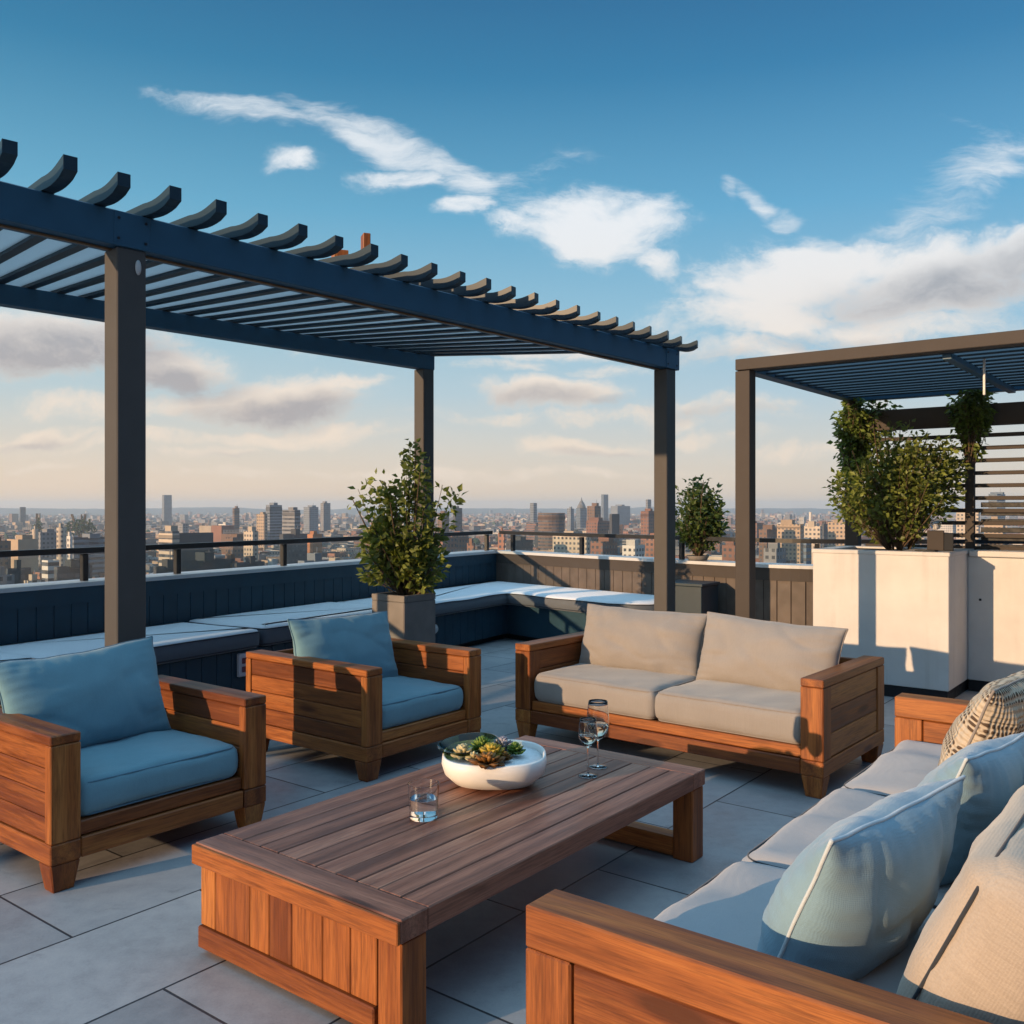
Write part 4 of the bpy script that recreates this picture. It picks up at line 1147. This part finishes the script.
B = building
T_ = 'tower_block'
# beyond the left railing
B('tall slim grey blue tower standing alone right of the near pergola post', 163, 171, 495, 2600, .35, 'steel', 2, T_, rbox=0)
B('thin dark tower at the far left horizon', 20.5, 25, 507, 2300, .3, 'dark', 2, T_, rbox=0)
B('tan block with a dark right side at the far left edge', 7, 38, 539, 640, .62, 'tan', 0)
B('dark low block cut by the left picture edge above the railing', -14, 7, 541, 600, .3, 'brown', 1)
B('grey office slab left of the round pale towers', 38, 59, 532, 760, .4, 'grey', 1)
B('round pale tan tower at the left, nearest the near pergola post', 57, 66, 527, 700, .5, 'sand', 1, T_, drum=True)
B('short round tan tower left of the grey office slab', 32.5, 38, 529, 720, .5, 'sand', 0, T_, drum=True)
B('narrow white block right of the round pale tower', 66, 73, 536, 620, .8, 'white', 1)
B('broad grey roofed block just left of the near pergola post', 73, 104, 537, 660, .3, 'steel', 2)
B('white twin slab seen through the glass at the left', 42, 59, 560, 420, .6, 'white', 2, rbox=0)
B('low blue glass block seen through the glass left of the near post', 60, 87, 566, 400, .2, 'navy', 2)
B('dark low block through the glass at the far left edge', 10, 27, 568, 390, .2, 'navy', 1)
B('pale low shed through the glass at the far left', -8, 12, 575, 380, .4, 'grey', 1)
B('flat pale roofed block through the glass below the dark one', 26, 43, 580, 370, .4, 'sand', 1)
B('banded tan office block with cream floors above the left railing', 157, 181, 531, 560, .80, 'sand', 2, ledge=3.5)
B('big dark navy block joined right of the banded tan office', 172, 206, 533, 575, .10, 'navy', 0, rbox=0)
B('long dark navy block through the glass below the banded office', 184, 227, 560, 430, .12, 'navy', 0)
B('small brown block between two dark blocks behind the railing', 224, 238, 561, 440, .75, 'brown', 1)
B('dark low block right of the small brown one', 237, 261, 562, 440, .15, 'dark', 1)
B('grey shed with a white pole side behind the near post', 157, 178, 566, 400, .2, 'dark', 1)
B('cream tower slab standing above the left railing', 243, 259, 531, 720, .75, 'sand', 1, T_)
B('brown grey tower left of the tall grey tower with a cap', 256, 268, 514, 1050, .8, 'tan', 1, T_)
B('grey tower with a dark cap beside the brown grey tower', 267, 281, 505, 1150, .35, 'steel', 2, T_, ledge=7)
B('broad pale grey banded tower with a crown', 281.5, 301, 510, 880, .78, 'grey', 2, T_, ledge=4)
B('dark base block under the broad pale banded tower', 282, 305, 534, 700, .2, 'dark', 1)
B('pair of grey towers right of the broad banded tower', 304, 318, 507, 1600, .5, 'steel', 1, T_)
B('grey tower with a stepped top left of the potted shrub', 321, 330, 503, 1700, .4, 'grey', 1, T_)
B('orange roofed hall in front of the pair of grey towers', 304, 322, 534, 760, .6, 'orange', 0, roof='roof_tile')
B('slim dark tower with a cap on the left horizon', 233, 239, 508, 1500, .4, 'brown', 2, T_, ledge=8)
B('small white block left of the cream tower slab', 218, 232, 524, 1250, .7, 'white', 1)
B('brown brick block behind the cream tower slab', 226, 246, 537, 780, .5, 'brown', 1)
B('pale low block through the glass left of the potted shrub', 325, 347, 562, 470, .7, 'sand', 1)
B('blue grey flat block through the glass below the broad tower', 300, 326, 560, 480, .3, 'steel', 1)
B('small pale block through the glass right of the long dark ones', 262, 284, 566, 450, .6, 'white', 1)
# between the potted shrub and the far right post
B('red brick block through the glass right of the potted shrub', 437, 456, 537, 620, .35, 'red', 1, roof='roof_tile')
B('dark red brick block left part right of the potted shrub', 449, 468, 534, 700, .2, 'brick', 1, roof='roof_tile')
B('small orange brick block left of the railing corner', 467, 475, 543, 640, .9, 'red', 1)
B('dark tower right of the potted shrub on the horizon', 453, 462, 508, 1250, .3, 'dark', 2, T_)
B('brown block with a flat top beside the potted shrub', 438, 449, 513, 1150, .4, 'brown', 1)
B('slim grey tower left of the brown drum building', 530, 537, 503, 1900, .5, 'steel', 2, T_, rbox=0)
B('wide brown drum shaped building with a pale band', 538, 565, 513, 980, .5, 'brown', 2, drum=True, rbox=0, ledge=6)
B('grey blue slab right of the brown drum building', 567, 574, 508.5, 1700, .5, 'steel', 1, T_)
B('blue glass tower with a pointed spire', 576, 587, 508, 2100, .35, 'blue', 2, T_, spire=26)
B('tall blue glass tower, highest on the right horizon', 601, 608.5, 494.5, 2700, .3, 'blue', 2, T_, rbox=0)
B('brown stepped tower left of the tall blue glass tower', 587, 601, 506, 1150, .5, 'brown', 1, T_)
B('wide pale blue slab right of the tall blue glass tower', 610, 631, 506, 2600, .3, 'steel', 1)
B('near black block in front of the wide pale blue slab', 609, 620, 514, 1000, .2, 'dark', 0, rbox=0)
B('brick block with a lit left side before the brown stepped tower', 586, 610, 521, 1050, .45, 'brick', 1)
B('slim grey tower left of the far right pergola post', 645.5, 651.5, 499.5, 1900, .3, 'grey', 2, T_, rbox=0)
B('red brown stepped block beside the far right pergola post', 640, 660, 511, 1000, .35, 'brick', 1, ledge=5)
B('cream stone block glowing through the glass right of centre', 553, 591, 536, 660, .85, 'sand', 1)
B('brick pier block just right of the railing corner', 498, 505, 533, 600, .9, 'red', 1)
B('dark trees and low dark block right of the railing corner', 506, 533, 540, 640, .3, 'dark', 1)
B('brown brick block through the glass right of the cream stone one', 590, 618, 541, 600, .4, 'brick', 1, roof='roof_tile')
B('pale low hall through the glass left of the far right post', 622, 645, 545, 560, .5, 'white', 1)
B('orange brick house beside the far right post', 645, 660, 538, 640, .6, 'red', 1, roof='roof_tile')
# right of the far right post
B('long tan block with lit windows left of the white chimney', 778, 803, 524, 800, .75, 'tan', 1, ledge=3)
B('slim white chimney tower above the right parapet', 809, 812, 512, 900, .6, 'white', 0, T_, drum=True, rbox=0)
B('cream block at the foot of the white chimney tower', 805, 821, 526, 760, .8, 'sand', 1)
B('dark grey block right of the white chimney tower', 820, 830, 524, 900, .2, 'dark', 1)
B('orange lit block left of the white planter bush', 829, 850, 522, 820, .8, 'tan', 1, roof='roof_tile')
B('low brown block behind the taupe post of the right pergola', 757, 779, 529, 780, .3, 'brown', 1)
B('blue glass block through the glass left of the white planter', 802, 813, 543, 520, .2, 'blue', 2)
B('grey low block through the glass right of the taupe post', 762, 788, 548, 480, .4, 'grey', 1)
B('brown block through the glass left of the taupe post', 722, 740, 545, 560, .6, 'brick', 1, roof='roof_tile')
B('tan block behind the screen of the right pergola', 985, 1004, 520, 820, .7, 'tan', 1)
B('blue glass block behind the screen at the far right', 982, 1012, 494, 1200, .15, 'blue', 2)
B('pale block behind the lantern on the white planter', 958, 978, 512, 900, .8, 'sand', 1)

# the rest of the city reads as one mass
rng = random.Random(21)
b = CB()
pal = ['tan', 'grey', 'grey', 'brick', 'brown', 'white', 'steel', 'sand', 'dark', 'red', 'brick', 'grey', 'tan']
def far_ok(x, y): return True
for i in range(9500):
    z = 330 * math.exp(rng.random() ** .72 * 3.05)
    x = rng.uniform(-.72, .78) * z
    if z < 360: continue
    w = rng.uniform(9, 26); d = rng.uniform(9, 22)
    # districts: some taller, some low
    t_ = mnoise.noise(Vector((x / 420, z / 600, 3)))
    h = rng.uniform(5, 13) + max(0, t_) * rng.uniform(0, 30)
    if rng.random() < .02 and z > 900: h += rng.uniform(8, 26)
    hmax = 55 + CAMH - .004 * z if z < 2000 else 60
    if z < 620: h = min(h, 17)
    h = min(h, hmax)
    c = KC[rng.choice(pal)]; k = rng.uniform(.7, 1.15); c = tuple(q * k for q in c)
    rc = rng.choice([(.16, .16, .165), (.25, .25, .25), (.10, .10, .11), (.22, .10, .06), (.32, .31, .30)])
    b.block(rect(x, z, w, d, CA + rng.choice([0, 0, .1, -.3, .6])), GZ, GZ + h, c, rng.choice([1, 1, 1, 2, 0]), 2, rc, .5)
    if rng.random() < .25 and z < 1800: b.block(rect(x + rng.uniform(-2, 2), z, w * .35, d * .3, CA), GZ + h, GZ + h + rng.uniform(1.5, 3.2), tuple(q * .8 for q in c), 0, 2, rc, .1)
def m_rooftint():
    m, nt, bs = newmat('roof_tint'); L(nt, attr(nt, 'wall', 'Color'), bs.inputs['Base Color']); bs.inputs['Roughness'].default_value = .85; return m
M['roof_tint'] = m_rooftint()
o = b.build('distant_city', ('facade', 'roof_grey', 'roof_tint')); tag(o, 'hazy mass of small distant city buildings reaching the horizon', 'city', kind='stuff')
# street trees and parks
mb = MB()
for i in range(1500):
    z = 340 * math.exp(rng.random() ** .8 * 2.6); x = rng.uniform(-.7, .75) * z
    if mnoise.noise(Vector((x / 260, z / 300, 8))) < .05: continue
    r_ = rng.uniform(3, 6.5); hh = rng.uniform(7, 14); vs = []; n = 7
    for a in range(4):
        for j in range(n):
            f = (.55, 1, .8, .25)[a] * rng.uniform(.75, 1.2); t2 = 2 * PI * j / n
            vs.append((x + r_ * f * math.cos(t2), z + r_ * f * math.sin(t2), GZ + hh * (.15, .45, .75, 1)[a] + rng.uniform(-.6, .6)))
    fs = [[a * n + j, a * n + (j + 1) % n, (a + 1) * n + (j + 1) % n, (a + 1) * n + j] for a in range(3) for j in range(n)] + [[3 * n + j for j in range(n)]]
    mb.add(vs, fs, vs, rng.uniform(.1, .7))
o = mb.build('distant_trees', 'leaf_b', fixn=True); tag(o, 'dark street and park trees scattered through the distant city', 'trees', kind='stuff')
for (px, y, z, n, lab) in ((80, 517, 1100, 26, 'rounded dark clump of tall trees on the left skyline'), (38, 517, 1250, 8, 'small dark clump of trees left of the rounded one')):
    mb = MB(); cx = (px - CX) / F * z; root = thing('tree_clump', lab, 'trees', (cx, z, GZ))
    for i in range(n * 12):
        ang = rng.uniform(0, 2 * PI); rr_ = rng.random() ** .5; top = CAMH + (CY - y) / F * z - GZ; W = n * .75
        px_, py_ = W * rr_ * math.cos(ang), W * .6 * rr_ * math.sin(ang); zz = top * (1 - .28 * rr_ ** 2) - rng.uniform(0, 14); q = rng.uniform(1.2, 2.6)
        vs = [(px_ + rng.uniform(-q, q), py_ + rng.uniform(-q, q), zz + rng.uniform(-q, q)) for _ in range(6)]
        mb.add(vs, [[0, 1, 2], [2, 3, 4], [4, 5, 0], [1, 3, 5], [0, 2, 4]], vs, rng.uniform(.0, .5))
    mb.build('crown', 'leaf_b', root, fixn=False)
    st = MB()
    for i in range(5): st.tube([(rng.uniform(-n * .4, n * .4), 0, 0), (rng.uniform(-n * .4, n * .4), 0, 48)], .8, 6)
    st.build('trunk', 'bark', root)

def m_ground():
    m, nt, b = newmat('city_ground')
    oc = objcoord(nt); n1 = noise(nt, oc, .012, 8, .65); n2 = noise(nt, oc, .0015, 4, .5)
    c = ramp(nt, n1, [(.3, (.05, .055, .055)), (.5, (.10, .095, .09)), (.62, (.06, .075, .035)), (.75, (.15, .14, .13))])
    L(nt, c, b.inputs['Base Color']); b.inputs['Roughness'].default_value = .9; return m
M['ground'] = m_ground()
g = MB().add([(-9000, -3000, GZ), (9000, -3000, GZ), (9000, 11000, GZ), (-9000, 11000, GZ)], [[0, 1, 2, 3]]).build('ground', 'ground'); tag(g, kind='structure')
# low hills along the horizon
vs = []; fs = []; n = 220
for i in range(n + 1):
    a = R(-58 + 116 * i / n); x0, y0 = math.sin(a), math.cos(a)
    hh = 40 + 34 * (mnoise.fractal(Vector((i * .05, 1, 0)), 1, 2, 5) + .2)
    for d, f in ((6600, 0), (7300, .8), (8300, 1.0), (9500, .4)): vs.append((x0 * d, y0 * d, GZ - 1 + (hh * f if f else 0) + (rng.uniform(-2, 2) if f else 0)))
for i in range(n):
    for j in range(3): fs.append([i * 4 + j, i * 4 + 4 + j, i * 4 + 5 + j, i * 4 + 1 + j])
h = MB().add(vs, fs, vs).build('hills', 'ground'); tag(h, kind='structure')

# ------------------------------------------------------------------ haze
hz = MB().add([(x, y, z) for z in (GZ - 2, 62) for x, y in ((-9600, -3200), (9600, -3200), (9600, 11200), (-9600, 11200))],
              [[0, 1, 2, 3], [4, 5, 6, 7], [0, 1, 5, 4], [1, 2, 6, 5], [2, 3, 7, 6], [3, 0, 4, 7]])
m = bpy.data.materials.new('haze'); m.use_nodes = True; nt = m.node_tree; nt.nodes.clear()
out = nt.nodes.new('ShaderNodeOutputMaterial'); pv = nt.nodes.new('ShaderNodeVolumePrincipled')
pv.inputs['Color'].default_value = (.86, .93, 1.0, 1); pv.inputs['Density'].default_value = HAZE; pv.inputs['Anisotropy'].default_value = .2
L(nt, pv.outputs[0], out.inputs['Volume']); M['haze'] = m
o = hz.build('haze', 'haze'); tag(o, kind='stuff'); o['label'] = 'pale evening haze over the distant city'; o['category'] = 'haze'

# ------------------------------------------------------------------ sun, sky, camera
SUN_AZ = Vector((-.815, -.58, 0)).normalized(); EL = R(10.5)
to_sun = Vector((SUN_AZ.x * math.cos(EL), SUN_AZ.y * math.cos(EL), math.sin(EL)))
sl = bpy.data.lights.new('sun', 'SUN'); sl.energy = 4.8; sl.angle = R(.5); sl.color = (1, .65, .36)
so = bpy.data.objects.new('sun', sl); COL.objects.link(so); so.rotation_euler = to_sun.to_track_quat('Z', 'Y').to_euler()
w = bpy.data.worlds.new('World'); sc.world = w; w.use_nodes = True; nt = w.node_tree; nt.nodes.clear()
out = nt.nodes.new('ShaderNodeOutputWorld'); bg = nt.nodes.new('ShaderNodeBackground'); L(nt, bg.outputs[0], out.inputs[0])
sky = nt.nodes.new('ShaderNodeTexSky'); sky.sky_type = 'NISHITA'; sky.sun_disc = False; sky.sun_elevation = EL; sky.sun_rotation = math.atan2(SUN_AZ.x, SUN_AZ.y)
sky.air_density = 1.0; sky.dust_density = 1.0; sky.ozone_density = 2.0
tc = nt.nodes.new('ShaderNodeTexCoord'); D = tc.outputs['Generated']
sx = nt.nodes.new('ShaderNodeSeparateXYZ'); L(nt, D, sx.inputs[0]); X, Y, Z = sx.outputs
elev = ramp(nt, math_(nt, 'MAXIMUM', Z, 0.0), [(0, (.90, .68, .48)), (.02, (.88, .70, .53)), (.065, (.72, .68, .61)), (.12, (.50, .64, .70)), (.20, (.31, .56, .70)), (.30, (.14, .425, .635)), (.42, (.036, .225, .42)), (.52, (.018, .13, .29)), (.75, (.012, .085, .22)), (1, (.010, .07, .19))])
# warmer left, cooler right along the horizon (towards and away from the sun)
side = maprange(nt, math_(nt, 'DIVIDE', X, math_(nt, 'MAXIMUM', Y, .05)), -.6, .6, 0, 1, True)
elev = mixc(nt, 1.0, elev, mixc(nt, side, (1.03, 1.0, .98), (.88, .93, 1.0)), 'MULTIPLY')
# the sky behind the picture, on the sun's side, is brighter
dt = nt.nodes.new('ShaderNodeVectorMath'); dt.operation = 'DOT_PRODUCT'; L(nt, D, dt.inputs[0]); dt.inputs[1].default_value = tuple(to_sun)
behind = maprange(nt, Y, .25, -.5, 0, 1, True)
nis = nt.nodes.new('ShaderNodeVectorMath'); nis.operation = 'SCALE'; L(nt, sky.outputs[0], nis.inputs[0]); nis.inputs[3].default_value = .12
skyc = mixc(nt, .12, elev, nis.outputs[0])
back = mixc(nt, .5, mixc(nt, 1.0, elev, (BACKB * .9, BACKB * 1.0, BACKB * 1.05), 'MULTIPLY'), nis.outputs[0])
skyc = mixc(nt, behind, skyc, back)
# clouds, placed by direction (x/y, z/y)
yy = math_(nt, 'MAXIMUM', Y, .12)
cv = nt.nodes.new('ShaderNodeCombineXYZ'); L(nt, math_(nt, 'DIVIDE', X, yy), cv.inputs[0]); L(nt, math_(nt, 'DIVIDE', Z, yy), cv.inputs[1])
CV = cv.outputs[0]
def nvec(scale, amt, aniso=(1, 1, 1)):
    t = nt.nodes.new('ShaderNodeTexNoise'); t.inputs['Scale'].default_value = scale; t.inputs['Detail'].default_value = 5; L(nt, mapping(nt, CV, aniso), t.inputs['Vector'])
    s = nt.nodes.new('ShaderNodeVectorMath'); s.operation = 'SUBTRACT'; L(nt, t.outputs['Color'], s.inputs[0]); s.inputs[1].default_value = (.5, .5, .5)
    k = nt.nodes.new('ShaderNodeVectorMath'); k.operation = 'SCALE'; L(nt, s.outputs[0], k.inputs[0]); k.inputs[3].default_value = amt; return k.outputs[0]
def vadd(a, b_):
    n = nt.nodes.new('ShaderNodeVectorMath'); n.operation = 'ADD'; L(nt, a, n.inputs[0]); L(nt, b_, n.inputs[1]); return n.outputs[0]
WV = vadd(vadd(CV, nvec(5, .09, (1, 1.6, 1))), nvec(24, .010))
def blob(px, py, rx, ry, rot, st, soft=.0):
    mp = mapping(nt, WV, (rx / F, ry / F, 1), (0, 0, R(rot)), ((px - 512) / F, (507 - py) / F, 0), 'TEXTURE')
    l_ = nt.nodes.new('ShaderNodeVectorMath'); l_.operation = 'LENGTH'; L(nt, mp, l_.inputs[0])
    return math_(nt, 'MULTIPLY', maprange(nt, l_.outputs['Value'], .15, 1.15, 1, 0, True), st)
def union(bl):
    o = blob(*bl[0])
    for b_ in bl[1:]: o = math_(nt, 'MAXIMUM', o, blob(*b_))
    return o
cirrus = union([(250, 104, 125, 20, -9, .82), (370, 130, 120, 26, -22, .95), (455, 168, 85, 28, -32, .9), (520, 200, 70, 34, -35, .6), (190, 92, 60, 10, -8, .5), (760, 190, 38, 14, -40, .85), (790, 210, 26, 14, -10, .85), (735, 178, 14, 18, 30, .6),
                (985, 165, 85, 55, 25, .62), (930, 215, 120, 40, 28, .5), (560, 165, 60, 22, 10, .45), (965, 122, 60, 10, -20, .3)])
cum = union([(600, 222, 110, 56, 5, 1.0), (520, 232, 60, 26, 0, .7), (655, 262, 40, 24, -20, .7), (297, 156, 36, 20, 0, .72), (405, 170, 75, 20, 3, .85), (462, 211, 45, 20, 0, .75),
             (800, 270, 150, 52, 8, 1.0), (930, 285, 170, 60, 5, 1.05), (1010, 262, 90, 42, 0, 1.0), (760, 315, 150, 40, 0, .85), (720, 350, 130, 30, 0, .72), (720, 410, 110, 16, 0, .6), (715, 435, 90, 12, 0, .5), (900, 330, 170, 30, 0, .8),
             (60, 352, 150, 46, 0, 1.1), (160, 372, 110, 28, -6, 1.0), (275, 403, 140, 30, 0, 1.0), (340, 390, 70, 18, 6, .8), (330, 352, 110, 22, 0, .55), (35, 430, 80, 13, 0, .75), (60, 456, 70, 9, 0, .55), (215, 450, 80, 12, 0, .6),
             (548, 396, 105, 22, 0, 1.0), (580, 443, 95, 16, 0, .85), (500, 368, 90, 14, 0, .5), (600, 375, 70, 12, 0, .5), (865, 400, 60, 12, 0, .5), (230, 436, 320, 15, 1, .62), (600, 418, 280, 13, 0, .55), (450, 472, 460, 11, 0, .5), (560, 352, 150, 15, 2, .62), (850, 455, 180, 14, 0, .55), (880, 360, 200, 22, 0, .8), (110, 405, 170, 18, 0, .7)])
darkm = union([(70, 360, 150, 36, 0, 1.25), (175, 384, 100, 22, -8, 1.15), (285, 412, 130, 20, 0, 1.05), (545, 401, 85, 13, 0, .85), (610, 404, 40, 9, 0, .7), (940, 292, 150, 36, 4, .95), (1010, 275, 80, 30, 0, .8), (830, 345, 110, 16, 0, .5), (600, 449, 70, 8, 0, .65), (35, 434, 70, 7, 0, .6), (720, 414, 90, 8, 0, .5), (250, 455, 60, 6, 0, .5), (700, 360, 70, 12, 0, .4)])
f1 = noise(nt, mapping(nt, WV, (12, 20, 1)), 1, 12, .66, 0)
f3 = noise(nt, mapping(nt, WV, (44, 66, 1)), 1, 9, .66, 0)
f2 = noise(nt, mapping(nt, WV, (8, 32, 1), (0, 0, R(26))), 1, 12, .68, .2)
dc = maprange(nt, math_(nt, 'ADD', math_(nt, 'MULTIPLY', cum, 1.12), math_(nt, 'MULTIPLY', math_(nt, 'SUBTRACT', f1, .5), 1.9)), .12, 1.02, 0, 1.0, True)
dc = math_(nt, 'MULTIPLY', dc, maprange(nt, math_(nt, 'ADD', f3, math_(nt, 'MULTIPLY', dc, .35)), .42, .68, .32, 1, True))
di = maprange(nt, math_(nt, 'ADD', math_(nt, 'MULTIPLY', cirrus, .9), math_(nt, 'MULTIPLY', math_(nt, 'SUBTRACT', f2, .5), 2.1)), .12, 1.15, 0, .9, True)
dens = math_(nt, 'MAXIMUM', dc, di)
dc = math_(nt, 'MULTIPLY', dc, maprange(nt, cum, .02, .2, 0, 1)); di = math_(nt, 'MULTIPLY', di, maprange(nt, cirrus, .02, .2, 0, 1))
dens = math_(nt, 'MAXIMUM', dc, di)
front = maprange(nt, Y, .2, .45, 0, 1, True)
dens = math_(nt, 'MULTIPLY', dens, front)
dk = math_(nt, 'MULTIPLY', darkm, maprange(nt, f1, .32, .62, .55, 1.1))
lowc = maprange(nt, Z, .05, .32, 0, 1, True)
bright = mixc(nt, lowc, (.86, .73, .60), (.80, .84, .88))
ccol = mixc(nt, math_(nt, 'MINIMUM', dk, 1.0), bright, mixc(nt, lowc, (.44, .41, .41), (.38, .43, .49)))
skyc = mixc(nt, dens, skyc, ccol)
# unseen sky shaped as fill: brighter zenith, darker right behind; broken cloud elsewhere
over = maprange(nt, Z, .50, .85, 0, 1, True)
skyc = mixc(nt, math_(nt, 'MULTIPLY', over, .8), skyc, (ZEN * .42, ZEN * .74, ZEN * .98))
rb = nt.nodes.new('ShaderNodeVectorMath'); rb.operation = 'DOT_PRODUCT'; L(nt, D, rb.inputs[0]); rb.inputs[1].default_value = (.75, -.66, 0)
skyc = mixc(nt, maprange(nt, rb.outputs['Value'], .15, .75, 0, 1, True), skyc, mixc(nt, 1.0, skyc, (.10, .22, .36), 'MULTIPLY'))  # unseen sky right behind darkened to deepen shade on side faces
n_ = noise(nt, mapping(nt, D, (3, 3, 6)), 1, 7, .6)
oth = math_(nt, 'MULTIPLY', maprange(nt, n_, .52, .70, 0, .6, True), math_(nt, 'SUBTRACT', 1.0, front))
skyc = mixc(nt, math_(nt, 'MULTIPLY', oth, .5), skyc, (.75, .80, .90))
below = maprange(nt, Z, -.02, -.002, 1, 0)
skyc = mixc(nt, below, skyc, (.30, .28, .26))
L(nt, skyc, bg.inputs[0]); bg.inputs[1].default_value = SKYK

cam = bpy.data.cameras.new('camera'); co = bpy.data.objects.new('camera', cam); COL.objects.link(co)
co.location = (0, 0, CAMH); co.rotation_euler = (R(90), 0, 0)
cam.sensor_width = 36; cam.lens = F / 1024 * 36; cam.clip_end = 30000; cam.clip_start = .05
cam.shift_y = -(512 - CY) / 1024
sc.camera = co
sc.view_settings.view_transform = 'Standard'; sc.view_settings.look = 'None'; sc.view_settings.gamma = 1; sc.view_settings.use_curve_mapping = False
sc.view_settings.exposure = EXPO
sc.cycles.use_denoising = True
sc.cycles.max_bounces = 8; sc.cycles.volume_bounces = 1; sc.cycles.transparent_max_bounces = 16; sc.cycles.caustics_refractive = True
sc.cycles.sample_clamp_indirect = 6
